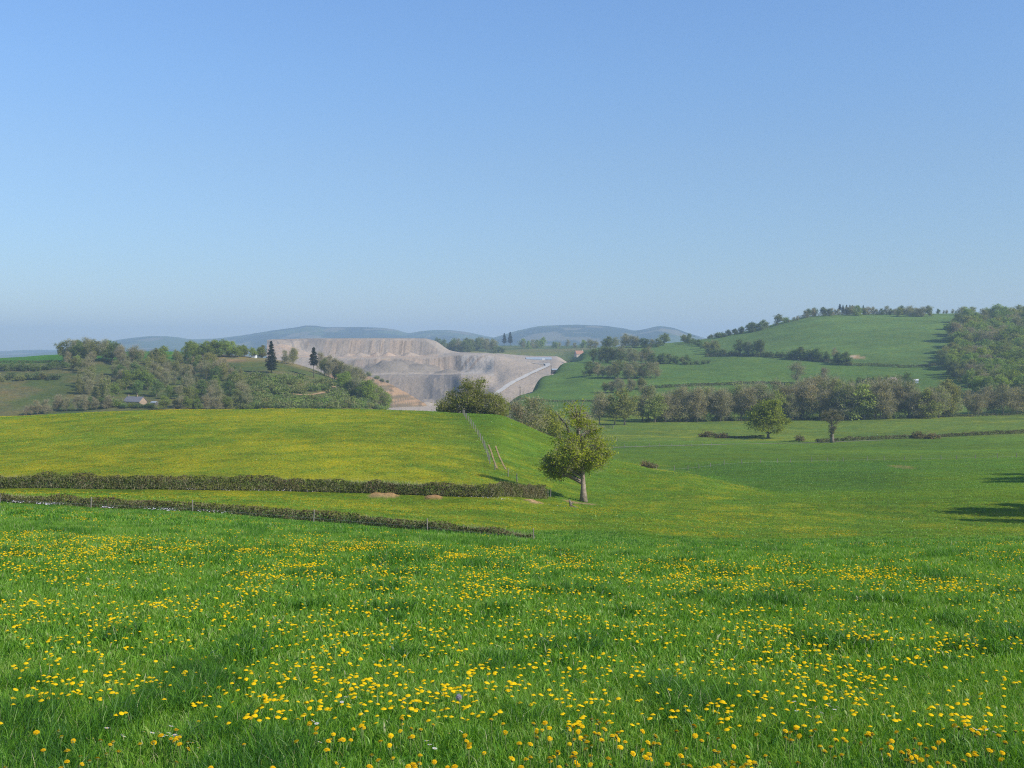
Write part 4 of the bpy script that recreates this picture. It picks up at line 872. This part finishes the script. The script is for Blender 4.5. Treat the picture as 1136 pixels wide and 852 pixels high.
hedge([seat(u, r, 800, 1100) for u, r in ((942, 405.5), (965, 406), (1000, 408), (1030, 407), (1048, 404))], 2.4, 2.6, 28, .7, 8, DARK, 'dark low hedge running from the upper hedgerow to the wood', rag=.5)
hedge([seat(u, r, 800, 1100) for u, r in ((782, 393), (830, 395), (880, 398), (915, 402), (944, 406))], 3.2, 3.5, 36, .8, 8, DARK, 'dark hedge at the foot of the upper hedgerow trees', rag=.5)
hedge([atd(u, d) for u, d in ((905, 443), (930, 446), (980, 452), (1020, 455), (1080, 461), (1136, 468), (1200, 474))], 1.5, 1.6, 55, .45, 20, (.080, .090, .045), 'low dark hedge along the pasture right of the stubby pollard', rag=.6)
hedge([atd(u, d) for u, d in ((800, 470), (830, 474), (848, 476))], .8, 1.5, 50, .4, 18, (.08, .075, .045), 'short strip of brown hedge beneath the round pasture tree', rag=.6)
hedge([seat(u, r, 640, 760) for u, r in ((573, 444.5), (600, 445), (640, 445.5), (660, 445.5))], 1.3, 1.6, 22, .6, 6, DARK, 'thin dark hedge closing the bottom of the field beside the quarry', rag=.5)
hedge([seat(u, r, 500, 640) for u, r in ((712, 468.2), (800, 467), (900, 466), (1000, 464), (1060, 462.5), (1180, 459))], 1.6, 2.2, 20, .6, 10, DARK, 'dark hedge bottom running under the valley tree belt', rag=.6)
hedge([seat(u, r, 880, 960) for u, r in ((-40, 405), (0, 404.5), (60, 402))], 2.0, 2.4, 24, .7, 6, DARK, 'dark hedge edging the green field on the left skyline', rag=.5)

hedge([atd(u, 1380) for u, r in ((884, 356), (905, 353), (930, 351), (960, 350), (1000, 350), (1034, 350.5))], 3.6, 3.5, 26, .8, 8, DARK, 'dark hedge line along the crest under the hilltop row', rag=.9)
hedge([atd(u, 1370) for u, r in ((784, 377.5), (805, 374), (830, 368.5), (852, 364))], 3.0, 3.5, 24, .8, 8, DARK, 'dark hedge line along the lower right skyline', rag=.9)
# ------------------------------------------------------------------ fences, gate, poles, stump
def post_mesh(h, r):
    mb = MB(); mb.tube([(0, 0, -.3), (0, 0, h*.6), (0, 0, h-.03), (0, 0, h)], [r*1.08, r, r*.96, r*.7], 8); return mb.mesh('post', M['post'], False)
def fence(pts, step, h, r, label, wires=3, wr=.006):
    P = [Vector(p) for p in pts]; o0 = P[0]
    root = empty('post_fence', o0); tag(root, label, 'fence')
    L = [0]
    for a, b in zip(P, P[1:]): L.append(L[-1]+math.hypot(b.x-a.x, b.y-a.y))
    n = int(L[-1]/step); me = post_mesh(h, r); tops = []
    for k in range(n+1):
        s = L[-1]*k/n + random.uniform(-.15, .15)*step; x = np.interp(s, L, [p.x for p in P]); y = np.interp(s, L, [p.y for p in P]); z = float(zat(x, y))
        o = obj('post', me, root, (x-o0.x, y-o0.y, z-o0.z)); o.rotation_euler = (random.gauss(0, .035), random.gauss(0, .035), random.random()*6); o.scale = (1, 1, random.uniform(.86, 1.1))
        tops.append(Vector((x-o0.x, y-o0.y, z-o0.z)))
    if wires:
        mb = MB()
        for w in range(wires):
            q = [t+Vector((r, 0, h*(.3+.6*w/max(1, wires-1)))) for t in tops]; mb.tube(q, [wr]*len(q), 4)
        obj('wire', mb.mesh('wire', M['wire']), root)
    return root
fence([seat(u, r, 140, 262) for u, r in ((513.5, 459.5), (518, 466), (524, 474), (530, 483), (536, 494), (540, 505), (543.5, 515), (546, 520), (556, 525), (566, 530), (574, 535))], 4.4, 1.3, .07, 'grey post fence running down the right edge of the yellow hill field', 3, .007)
fence([atd(u, d-1.4) for u, r, d in lowh[1:]], 9.5, 1.0, .045, 'row of thin grey posts in front of the low meadow hedge', 1, .005)
fence([atd(u, d) for u, d in ((690, 262), (740, 268), (800, 283), (860, 290), (930, 295), (1000, 296), (1060, 297), (1136, 298), (1190, 298))], 5.2, 1.2, .075, 'thin post fence crossing the pasture below the pasture lane', 1, .01)
fence([atd(u, d) for u, d in ((668, 398), (720, 405), (790, 418))], 4.5, 1.2, .08, 'post fence beside the left end of the pasture lane', 1, .012)
fence([seat(u, r, 112, 150) for u, r in ((598, 552), (604, 551.5), (611, 551.5))], .7, 1.15, .06, 'short fence of three posts closing the right end of the upper hedge', 0)
# gate
p = seat(675, 475.5, 430, 640); gt = empty('field_gate', p); tag(gt, 'dark metal field gate in front of the trees left of the tree belt', 'gate')
mb = MB(); w = 4.2
for z in (.25, .6, .95, 1.3): mb.tube([(-w/2, 0, z), (w/2, 0, z)], [.06, .06], 6)
for x in (-w/2, 0, w/2): mb.tube([(x, 0, .2), (x, 0, 1.35)], [.06, .06], 6)
obj('rail_frame', mb.mesh('rail_frame', M['darkmetal']), gt)
for x in (-w/2-.25, w/2+.25):
    mb = MB(); mb.tube([(x, 0, -.3), (x, 0, 1.55)], [.13, .12], 8); obj('post', mb.mesh('post', M['post']), gt)
# utility poles
def pole(p, h, label):
    r = empty('utility_pole', p, .5); tag(r, label, 'pole')
    mb = MB(); mb.tube([(0, 0, -.5), (0, 0, h*.5), (0, 0, h)], [.30, .26, .2], 8); obj('mast', mb.mesh('mast', M['dark'], True), r)
    mb = MB(); mb.box((0, .22, h-.7), (2.2, .16, .18)); a = obj('crossarm', mb.mesh('crossarm', M['dark']), r)
    for x in (-.9, 0, .9):
        mb = MB(); mb.tube([(x, .22, h-.61), (x, .22, h-.45), (x, .22, h-.3)], [.05, .09, .05], 7); obj('insulator', mb.mesh('insulator', M['white'], True), a)
pole(seat(577, 442, 700, 900), 8.5, 'dark utility pole at the lower corner of the field beside the quarry')
pole(seat(611.5, 411, 950, 1200), 8.5, 'dark utility pole near the top of the field beside the quarry road')
p = seat(655, 428, 700, 1100)
# stump near the lone tree
p = seat(633, 562, 100, 150); st_ = empty('tree_stump', p, 0.0, .6); tag(st_, 'broken grey tree stump on the bank below the old pollard', 'stump')
mb = MB(); mb.tube([(0, 0, -.2), (.05, 0, .35), (-.05, .05, .8), (-.22, .05, 1.15), (-.3, .08, 1.5)], [.42, .30, .27, .2, .06], 9); mb.tube([(.05, 0, .4), (.4, -.1, .75), (.6, -.1, .95)], [.16, .12, .05], 7)
mb.tube([(.2, -.2, .2), (.9, -.5, .0), (1.5, -.6, -.12)], [.16, .13, .06], 7)
obj('stump_wood', mb.mesh('stump_wood', M['bark'], True), st_)

# ------------------------------------------------------------------ buildings
def house(name, p, rz, L, Wd, H, R, wallm, roofm, label, cat, chim=(), wins=(), door=None, eave=.35, sc=1.0):
    r = empty(name, p, rz, sc); tag(r, label, cat)
    mb = MB(); hx, hy = L/2, Wd/2
    v = [(-hx,-hy,-1.5),(hx,-hy,-1.5),(hx,hy,-1.5),(-hx,hy,-1.5),(-hx,-hy,H),(hx,-hy,H),(hx,hy,H),(-hx,hy,H),(-hx,0,H+R),(hx,0,H+R)]
    mb.add(v, [(3,2,1,0),(0,1,5,4),(2,3,7,6),(1,2,6,9,5),(3,0,4,8,7),(4,5,9,8),(6,7,8,9)]); obj('wall', mb.mesh('wall', wallm), r)
    mb = MB(); ex, ey = hx+eave, hy+eave; k = R*(ey/hy); t = .22
    for sgn in (-1, 1):
        a = [(-ex, sgn*ey, H+R-k+.06), (ex, sgn*ey, H+R-k+.06), (ex, 0, H+R+.06), (-ex, 0, H+R+.06)]
        b = [(x, y, z+t) for x, y, z in a]
        if sgn > 0: a = a[::-1]; b = b[::-1]
        mb.add(a+b, [(3,2,1,0),(4,5,6,7),(0,1,5,4),(1,2,6,5),(2,3,7,6),(3,0,4,7)])
    rf = obj('roof', mb.mesh('roof', roofm), r)
    for cx in chim:
        mb = MB(); mb.box((cx, 0, H+R+.5), (.8, .6, 1.7)); mb.box((cx, 0, H+R+1.42), (1.0, .8, .14)); obj('chimney', mb.mesh('chimney', wallm), rf)
    for (x, z, w, h) in wins:
        mb = MB(); y = -hy-.04
        for a, b, c, d in ((x, z+h/2, w+.2, .12), (x, z-h/2, w+.3, .14)): mb.box((a, y, b), (c, .12, d))
        for a in (x-w/2-.05, x+w/2+.05): mb.box((a, y, z), (.1, .1, h-.02))
        wn = obj('window', mb.mesh('window', M['white']), r)
        mb = MB(); mb.box((x, y+.01, z), (w, .05, h-.15)); obj('pane', mb.mesh('pane', M['glass']), wn)
    if door:
        x, w, h = door; mb = MB(); mb.box((x, -hy-.03, h/2), (w, .1, h)); obj('door', mb.mesh('door', M['white']), r)
    return r
p = seat(150, 450.5, 640, 760); hs = house('stone_house', p+Vector((0, 0, .3)), math.radians(-24), 14.5, 7.5, 3.0, 3.2, M['stonewall'], M['slate'], 'stone house with long grey slate roof among the trees of the left hill', 'house', (-6.2, 1.8), ((-4.8, 1.5, 1.1, 1.2), (-1.6, 1.5, 1.1, 1.2), (4.9, 1.5, 1.0, 1.2)), (1.6, 1.1, 2.1), sc=.88)
p = seat(282, 397, 860, 960); house('garden_hut', p, math.radians(-15), 3.6, 2.8, 1.7, 1.0, M['white'], M['slate'], 'small white hut with low roof on the bare top of the left hill', 'hut', (), ((-.9, 1.0, .7, .6),), (.7, .8, 1.5), .2)
p = atd(642.5, 1480); house('farmhouse', p, math.radians(22), 11, 7.5, 3.0, 4.2, M['render'], M['tile'], 'cream farmhouse with red tiled roof on the skyline right of the quarry', 'house', (4.5,), ((-3.5, 1.6, 1.1, 1.3), (0, 1.6, 1.1, 1.3), (3.5, 1.6, 1.1, 1.3)))
p = atd(620.5, 1640); house('farm_cottage', p, math.radians(15), 9, 7, 3.0, 3.6, M['render'], M['dark'], 'small cottage with dark brown roof left of the red-roofed farmhouse', 'house', (), ((-2.4, 1.5, 1.0, 1.2), (2.0, 1.5, 1.0, 1.2)))
p = Vector(((597.5-CX)/FPX*1560, 1560, zq((597.5-CX)/FPX*1560, 1560))); house('long_shed', p, math.radians(6), 36, 14, 1.6, 2.0, M['metalroof'], M['metalroof'], 'long low shed with pale blue-grey metal roof beyond the quarry road', 'shed', (), (), (6, 4, 2.5))
p = seat(616, 404.5, 1000, 1250); house('loading_shelter', p, math.radians(8), 7, 4, 2.4, .9, M['dark'], M['metalroof'], 'tiny dark shelter where the quarry road meets the green field', 'shed', (), (), (1, 1.6, 1.9))
p = seat(988, 424, 720, 980); house('barn', p, math.radians(10), 8, 5.5, 1.6, 1.7, M['stonewall'], M['pinktile'], 'low barn with pale pink roof half hidden under the right hill', 'barn', (), ((-2.4, .9, .8, .8),), (1.6, 1.6, 1.4))
p = seat(1016, 425, 720, 980); house('white_shed', p, math.radians(-20), 3.6, 3.0, 1.8, .9, M['white'], M['white'], 'small white shed right of the pink-roofed barn', 'shed', (), ((-1, 1.2, .7, .7),), (.8, .9, 1.8), .15)
p = seat(171, 449.5, 640, 760); house('lean_to', p, math.radians(-24), 3.6, 2.6, 1.5, .7, M['dark'], M['metalroof'], 'low outhouse with pale grey roof right of the stone house', 'shed', (), (), (0, 1, 1.3), .15)

# ------------------------------------------------------------------ grass
def grass():
    Vs = []; F3 = []; F4 = []; T = []; nb = 0
    zones = ((4.3, 9, 7000, .0036, 1), (9, 18, 3000, .0066, 1), (18, 38, 850, .013, 0), (38, 96, 120, .036, 0), (96, 300, 7, .11, 0))
    for d0, d1, dens, w, full in zones:
        u0, u1 = -90, 1226
        area = (u1-u0)/FPX*(d1*d1-d0*d0)/2; n = int(area*dens)
        d = np.sqrt(rng.random(n)*(d1*d1-d0*d0)+d0*d0); u = u0+rng.random(n)*(u1-u0); x = (u-CX)/FPX*d
        tall = fbm(x/.6, d/1.15, 101, 4); tuft = sstep(.56, .72, tall); big = fbm(x/9, d/9, 107, 3)
        keep = rng.random(n) < (.75+.25*tuft)
        if d0 >= 96:
            fx = np.interp(d, [130, 150, 165, 200, 230, 260], [590, 566, 546, 536, 524, 514]); keep &= ~((u < 620) & (d > 128) & (d < 146))
            for (px, py, a, b, hw, hd, c) in SOIL[:5]:
                p = seat(px, py, a, b); keep &= (((x-p.x)/hw)**2+((d-p.y)/hd)**2 > .8)
        x, d, tuft, big, tall = x[keep], d[keep], tuft[keep], big[keep], tall[keep]; n = len(x)
        h = (.042+.062*rng.random(n)**1.6)*(1+.9*tuft)*(.90+.3*big)
        if d0 >= 38: h *= 1.25
        if d0 >= 96: h *= .9
        z = zat(x, d)-.01
        a = rng.random(n)*2*PI; la = rng.random(n)*2*PI; lean = h*(.22+.95*rng.random(n)**1.3)
        ww = w*(.7+.7*rng.random(n))*np.where(rng.random(n) < (.035 if full else 0), 3.2, 1.0); sx, sy = np.cos(a)*ww/2, np.sin(a)*ww/2; lx, ly = np.cos(la)*lean, np.sin(la)*lean
        B = np.stack([x, d, z], -1)
        t = np.clip(.56+.80*(rng.random(n)-.5)-.36*tuft+.18*(big-.5)+.45*(fbm(x/.5, d/.5, 113, 2)-.5), .02, .93)
        t = np.where(rng.random(n) < .02, 1.0, t)
        if d0 >= 96: t = np.clip(t*.55+.30, 0, .93)
        S = np.stack([sx, sy, sx*0], -1)
        if full:
            mid = B+np.stack([lx*.35, ly*.35, h*.6], -1); tip = B+np.stack([lx, ly, h*(.98-.25*(lean/h)**2)], -1)
            V = np.stack([B-S, B+S, mid+S*.85, mid-S*.85, tip], 1).reshape(-1, 3); b = nb+np.arange(n)*5
            F4.append(np.stack([b, b+1, b+2, b+3], 1)); F3.append(np.stack([b+3, b+2, b+4], 1)); T.append(np.repeat(t, 5)); nb += 5*n
        else:
            tip = B+np.stack([lx, ly, h], -1); V = np.stack([B-S, B+S, tip], 1).reshape(-1, 3); b = nb+np.arange(n)*3
            F3.append(np.stack([b, b+1, b+2], 1)); T.append(np.repeat(t, 3)); nb += 3*n
        Vs.append(V)
    o = obj('grass', np_mesh('grass', np.concatenate(Vs), [np.concatenate(F4), np.concatenate(F3)], [M['grass']], False, {'tint': np.concatenate(T)}))
    tag(o, 'fresh green meadow grass with darker lush tufts', 'grass', kind='stuff')
grass()

# ------------------------------------------------------------------ dandelions
def head_mesh(seed):
    """domed flower head of many overlapping ray florets, radius 1"""
    r = random.Random(seed); V = []; F = []
    for (k, r0, r1, z0, z1, ph) in ((17, .25, 1.0, .10, .02, 0), (15, .18, .86, .22, .22, .2), (12, .10, .62, .30, .38, .1), (8, .02, .36, .36, .50, .3)):
        for j in range(k):
            a = 2*PI*(j+ph)/k+r.uniform(-.06, .06); w = PI/k*1.15; q = r1*r.uniform(.9, 1.06); dz = r.uniform(-.05, .05)
            b = len(V)
            V += [(r0*math.cos(a-w*.7), r0*math.sin(a-w*.7), z0), (r0*math.cos(a+w*.7), r0*math.sin(a+w*.7), z0),
                  (q*math.cos(a+w*.62), q*math.sin(a+w*.62), z1+dz), (q*1.04*math.cos(a), q*1.04*math.sin(a), z1+dz-.02), (q*math.cos(a-w*.62), q*math.sin(a-w*.62), z1+dz)]
            F.append((b, b+1, b+2, b+3, b+4))
    me = bpy.data.meshes.new('flower_head'); me.from_pydata(V, [], F); me.materials.append(M['petal']); me.update(); return me
def stem_mesh():
    mb = MB(); mb.tube([(0, 0, -.03), (.008, 0, .06), (.004, .006, .115), (0, 0, .15)], [.0026, .0024, .0022, .003], 6)
    mb.tube([(0, 0, .142), (0, 0, .150), (0, 0, .157)], [.003, .0085, .010], 7); return mb.mesh('stem', M['stem'], True)
heads = [head_mesh(i) for i in range(4)]; stems = [stem_mesh()]
def flower_points(d0, d1, dens, um=60):
    """plants in loose bunches gathered into drifts, with some strays"""
    u0, u1 = -um, 1136+um; area = (u1-u0)/FPX*(d1*d1-d0*d0)/2; n = int(area*dens*.42)
    d = np.sqrt(rng.random(n)*(d1*d1-d0*d0)+d0*d0); u = u0+rng.random(n)*(u1-u0); x = (u-CX)/FPX*d
    c = fbm(x/1.5, d/1.9, 131, 4)*.55+fbm(x/7, d/9, 137, 3)*.45
    tall = sstep(.56, .68, fbm(x/.6, d/1.15, 101, 4))
    k = rng.random(n) < (.10+.90*sstep(.40, .62, c))*(1-.6*tall)
    x, d = x[k], d[k]; m = 1+rng.geometric(.24, len(x)); m = np.where(rng.random(len(x)) < .35, 1, m)
    sp = np.repeat(.07+.16*rng.random(len(x)), m); x, d = np.repeat(x, m), np.repeat(d, m)
    x = x+rng.normal(size=len(x))*sp; d = np.maximum(d+rng.normal(size=len(d))*sp*1.2, 4.5)
    return x, d, CX+FPX*x/d
fx_, fd_, fu_ = (np.concatenate(q) for q in zip(flower_points(4.6, 26, 29), flower_points(4.6, 8.5, 18)))
row_ = HZ-FPX*(zat(fx_, fd_)+.14)/fd_
order = np.argsort(fd_); vis = [i for i in order if 2 < fu_[i] < 1134 and row_[i] < 856][:300]
visset = set(vis)
for i in vis:
    x, d = fx_[i], fd_[i]; z = float(zat(x, d)); k = random.uniform(.55, 1.0)
    r = empty('dandelion', (x, d, z)); r.rotation_euler = (random.gauss(0, .10), random.gauss(0.06, .10), random.random()*6.28)
    tag(r, 'open yellow dandelion on a thin stem in the nearest grass of the meadow', 'dandelion', 'dandelions in the nearest grass')
    s = obj('stem', stems[0], r); s.scale = (1, 1, k)
    hd = obj('flower_head', heads[random.randrange(4)], r, (0, 0, .156*k)); q = random.uniform(.0120, .0182); hd.scale = (q, q, q*1.1)
    hd.rotation_euler = (random.gauss(-.08, .28), random.gauss(.14, .28), random.random()*6)
# all the others, too many to count
rest = np.array([i not in visset for i in range(len(fx_))])
X = [fx_[rest]]; D = [fd_[rest]]
for a, b, dn in ((26, 55, 3.4), (55, 92, 2.2)):
    x, d, u = flower_points(a, b, dn, 40); X.append(x); D.append(d)
X = np.concatenate(X); D = np.concatenate(D)
def discs(X, D, hmin, hmax, rmin, rmax, k=7):
    n = len(X); z = zat(X, D)+hmin+(hmax-hmin)*rng.random(n); r = rmin+(rmax-rmin)*rng.random(n)
    th = 2*PI*np.arange(k)/k; ring = np.stack([np.cos(th), np.sin(th), th*0], -1)
    tl = rng.normal(size=(n, 2))*.18
    V = np.zeros((n, k+1, 3)); V[:, :k, :] = ring[None]*r[:, None, None]; V[:, :k, 2] += V[:, :k, 0]*tl[:, :1]+V[:, :k, 1]*tl[:, 1:]; V[:, k, 2] = r*.55
    V += np.stack([X, D, z], -1)[:, None, :]
    b = np.arange(n)[:, None]*(k+1); F = np.concatenate([np.stack([b[:, 0]+j, b[:, 0]+(j+1) % k, b[:, 0]+k], 1) for j in range(k)])
    return V.reshape(-1, 3), F
V, F = discs(X, D, .07, .135, .0125, .0195)
# bunches of flowers on the farther slopes
n = 60000; d = np.sqrt(rng.random(n)*(285.**2-97.**2)+97.**2); u = -60+rng.random(n)*1010; x = (u-CX)/FPX*d
_, b = ground_attributes(u, d, x, zat(x, d))
k = (rng.random(n) < sstep(.42, .62, .6*fbm(x/5, d/9, 151, 4)+.4*fbm(x/26, d/34, 157, 3))*np.clip(b*1.35, 0, 1)) & ~((u < 610) & (d > 127) & (d < 140))
x, d = np.repeat(x[k], 6), np.repeat(d[k], 6); x = x+rng.normal(size=len(x))*.22; d = d+rng.normal(size=len(d))*.3
V2, F2 = discs(x, d, .07, .15, .02, .03, 4); F = np.concatenate([F, F2+len(V)]); V = np.concatenate([V, V2])
o = obj('dandelions', np_mesh('dandelions', V, [F], [M['petal']])); tag(o, 'countless yellow dandelions spread over the meadow towards the low hedge', 'dandelions', kind='stuff')

# daisies
mb = MB(); n = 12
for j in range(n):
    a = 2*PI*j/n; w = PI/n*.85
    mb.add([(.2*math.cos(a-w), .2*math.sin(a-w), .12), (.2*math.cos(a+w), .2*math.sin(a+w), .12), (1.0*math.cos(a+w*.7), 1.0*math.sin(a+w*.7), .18), (1.0*math.cos(a-w*.7), 1.0*math.sin(a-w*.7), .18)], [(0, 1, 2, 3)])
dm = mb.mesh('petals', M['daisy'])
mb = MB(); mb.tube([(0, 0, .08), (0, 0, .22), (0, 0, .30)], [.28, .26, .1], 8); dc = mb.mesh('centre', M['petal'], True)
DS = [(c, 'small white daisy in the clump at the lower left of the meadow') for c in [(183, 831), (187, 826), (176, 828), (170, 829), (160, 828), (194, 832), (190, 836), (199, 831), (181, 835), (117, 822), (119, 824), (136, 829), (104, 838), (137, 835), (189, 819), (214, 844), (221, 845)]]
DS += [(c, 'small white daisy in the clump right of the middle of the meadow') for c in [(884, 800), (891, 799), (899, 798), (907, 797), (914, 798), (918, 796), (925, 799), (911, 803), (898, 803), (880, 793), (905, 801), (921, 797), (929, 797)]]
DS += [(c, 'small white daisy in the little group left of the middle of the meadow') for c in [(378, 787), (392, 789), (399, 789), (395, 788), (380, 794), (346, 818), (350, 821), (385, 787)]]
DS += [(c, 'small white daisy in the group of the lower middle of the meadow') for c in [(477, 843), (481, 845), (354, 841), (473, 841), (498, 828), (512, 830)]]
DS += [(c, 'small white daisy in the near right corner of the meadow') for c in [(1072, 826), (1080, 827), (1086, 828), (1095, 827), (1132, 818), (1070, 820), (1062, 824), (1103, 826)]]
for (c, lab) in DS:
    p = seat(c[0]+random.uniform(-1.5, 1.5), c[1]+4, 4.6, 16); r = empty('daisy', (p.x, p.y, p.z+random.uniform(.085, .115)), random.random()*6); r.scale = (.0135,)*3
    tag(r, lab, 'daisy', 'daisies: '+lab.split('daisy ')[1]); r.rotation_euler = (random.gauss(-.2, .2), random.gauss(.15, .2), 0)
    obj('petals', dm, r); obj('centre', dc, r)
# dandelion clock
p = seat(509, 806, 4.6, 14); r = empty('dandelion_clock', p); tag(r, 'grey fluffy dandelion seed head in the lower middle of the meadow', 'seed head')
obj('stem', stems[0], r).scale = (1, 1, 1.1)
dirs = rand_dirs(420); c = np.array((0, 0, .180)); base = c+dirs*.006
V, F = twig_cards(base, dirs, .017, .0014); V2, F2 = leaf_cards(c+dirs*.017*(.9+.15*rng.random((420, 1))), .006, 0)
obj('seed_ball', np_mesh('seed_ball', np.concatenate([V, V2]), [F, F2+len(V)], [petalmat('seed_down', (.55, .55, .52), (.68, .68, .66), .5)]), r)

# white blossom at the foot of the hedges
P = []
for (u, r, a, b, n) in ((322, 545, 100, 140, 26), (338, 545.5, 100, 140, 26), (290, 545, 100, 140, 16), (255, 544.5, 100, 140, 14), (215, 544, 100, 140, 12), (393, 544, 100, 140, 24), (385, 543, 100, 140, 12), (546, 554, 100, 145, 14), (560, 555, 100, 145, 8), (525, 553, 100, 145, 8), (465, 549, 100, 140, 10), (620, 562, 100, 145, 5)):
    p = seat(u, r, a, b); P.append(np.stack([p.x+rng.normal(size=n)*.8, p.y+rng.normal(size=n)*.5], -1))
for (u, d, n) in ((20, 91.5, 20), (53, 91, 30), (57, 91, 20), (120, 89.5, 20), (167, 88.5, 16), (183, 88, 26), (190, 88, 14), (232, 87, 10), (250, 86.8, 8)):
    p = atd(u, d); P.append(np.stack([p.x+rng.normal(size=n)*.5, p.y+rng.normal(size=n)*.35], -1))
P = np.concatenate(P); V, F = discs(P[:, 0], P[:, 1], .10, .26, .025, .06)
o = obj('white_wildflowers', np_mesh('white_wildflowers', V, [F], [M['daisy']])); tag(o, 'drifts of white wildflowers along the foot of the two hedges', 'wildflowers', kind='stuff')

# ------------------------------------------------------------------ air
mb = MB(); x0, x1, y0, y1, z0, z1 = -11600, 11600, -60, 11400, -110, 215
mb.box(((x0+x1)/2, (y0+y1)/2, (z0+z1)/2), (x1-x0, y1-y0, z1-z0))
hm, nt, out = newmat('haze_air')
pv = N(nt, 'ShaderNodeVolumePrincipled'); pv.inputs['Color'].default_value = (.52, .69, .90, 1); pv.inputs['Density'].default_value = 1.55e-4; pv.inputs['Anisotropy'].default_value = .1
nt.links.new(pv.outputs[0], out.inputs['Volume'])
hz = obj('haze', mb.mesh('haze', hm)); tag(hz, kind='stuff')

# ------------------------------------------------------------------ light
EL, AZ = math.radians(36), math.radians(119)
sun_dir = Vector((math.cos(EL)*math.sin(AZ), math.cos(EL)*math.cos(AZ), math.sin(EL)))
world = bpy.data.worlds.new('World'); scene.world = world; world.use_nodes = True
nt = world.node_tree; nt.nodes.clear()
sky = nt.nodes.new('ShaderNodeTexSky'); sky.sky_type = 'NISHITA'; sky.sun_disc = False
sky.sun_elevation = EL; sky.sun_rotation = AZ; sky.altitude = 300; sky.air_density = 1.0; sky.dust_density = .25; sky.ozone_density = 4.0
bg = nt.nodes.new('ShaderNodeBackground'); bg.inputs['Strength'].default_value = .093
wo = nt.nodes.new('ShaderNodeOutputWorld'); sepz = N(nt, 'ShaderNodeSeparateXYZ'); nt.links.new(N(nt, 'ShaderNodeTexCoord').outputs['Generated'], sepz.inputs[0])
air = ramp(nt, sepz.outputs['Z'], [(0.0, (.62, .58, .63)), (.07, (.71, .665, .66)), (.163, (.885, .81, .76)), (.24, (.955, .93, .905)), (.31, (1.0, 1.0, 1.0)), (1.0, (1.0, 1.0, 1.0))])   # hand-set tint: darkens the sky model towards the horizon
nt.links.new(mixc(nt, 1.0, mixc(nt, 1.0, sky.outputs[0], air, 'MULTIPLY'), (.925, 1.045, 1.165), 'MULTIPLY'), bg.inputs['Color']); nt.links.new(bg.outputs[0], wo.inputs['Surface'])
sl = bpy.data.lights.new('sun', 'SUN'); sl.energy = 3.6; sl.angle = math.radians(.53); sl.color = (1.0, .95, .86)
so = bpy.data.objects.new('sun', sl); COL.objects.link(so); so.rotation_euler = sun_dir.to_track_quat('Z', 'Y').to_euler(); so.location = (40, -40, 60)

cam = bpy.data.cameras.new('camera'); cam.sensor_fit = 'HORIZONTAL'; cam.sensor_width = 36; cam.lens = 36*FPX/W0
cam.shift_y = -(H0/2-HZ)/W0; cam.clip_start = .05; cam.clip_end = 40000
co = bpy.data.objects.new('camera', cam); COL.objects.link(co); co.location = (0, 0, 0); co.rotation_euler = (PI/2, 0, 0)
scene.camera = co
scene.render.engine = 'CYCLES'
cy = scene.cycles
cy.max_bounces = 6; cy.diffuse_bounces = 2; cy.glossy_bounces = 2; cy.transmission_bounces = 3; cy.volume_bounces = 1; cy.transparent_max_bounces = 6
cy.pixel_filter_type = 'BLACKMAN_HARRIS'; cy.filter_width = 1.15
cy.use_adaptive_sampling = True; cy.adaptive_threshold = .01
cy.use_denoising = False
vs = scene.view_settings; vs.view_transform = 'Standard'; vs.look = 'None'; vs.gamma = 1.0; vs.exposure = 0.76; vs.use_curve_mapping = False
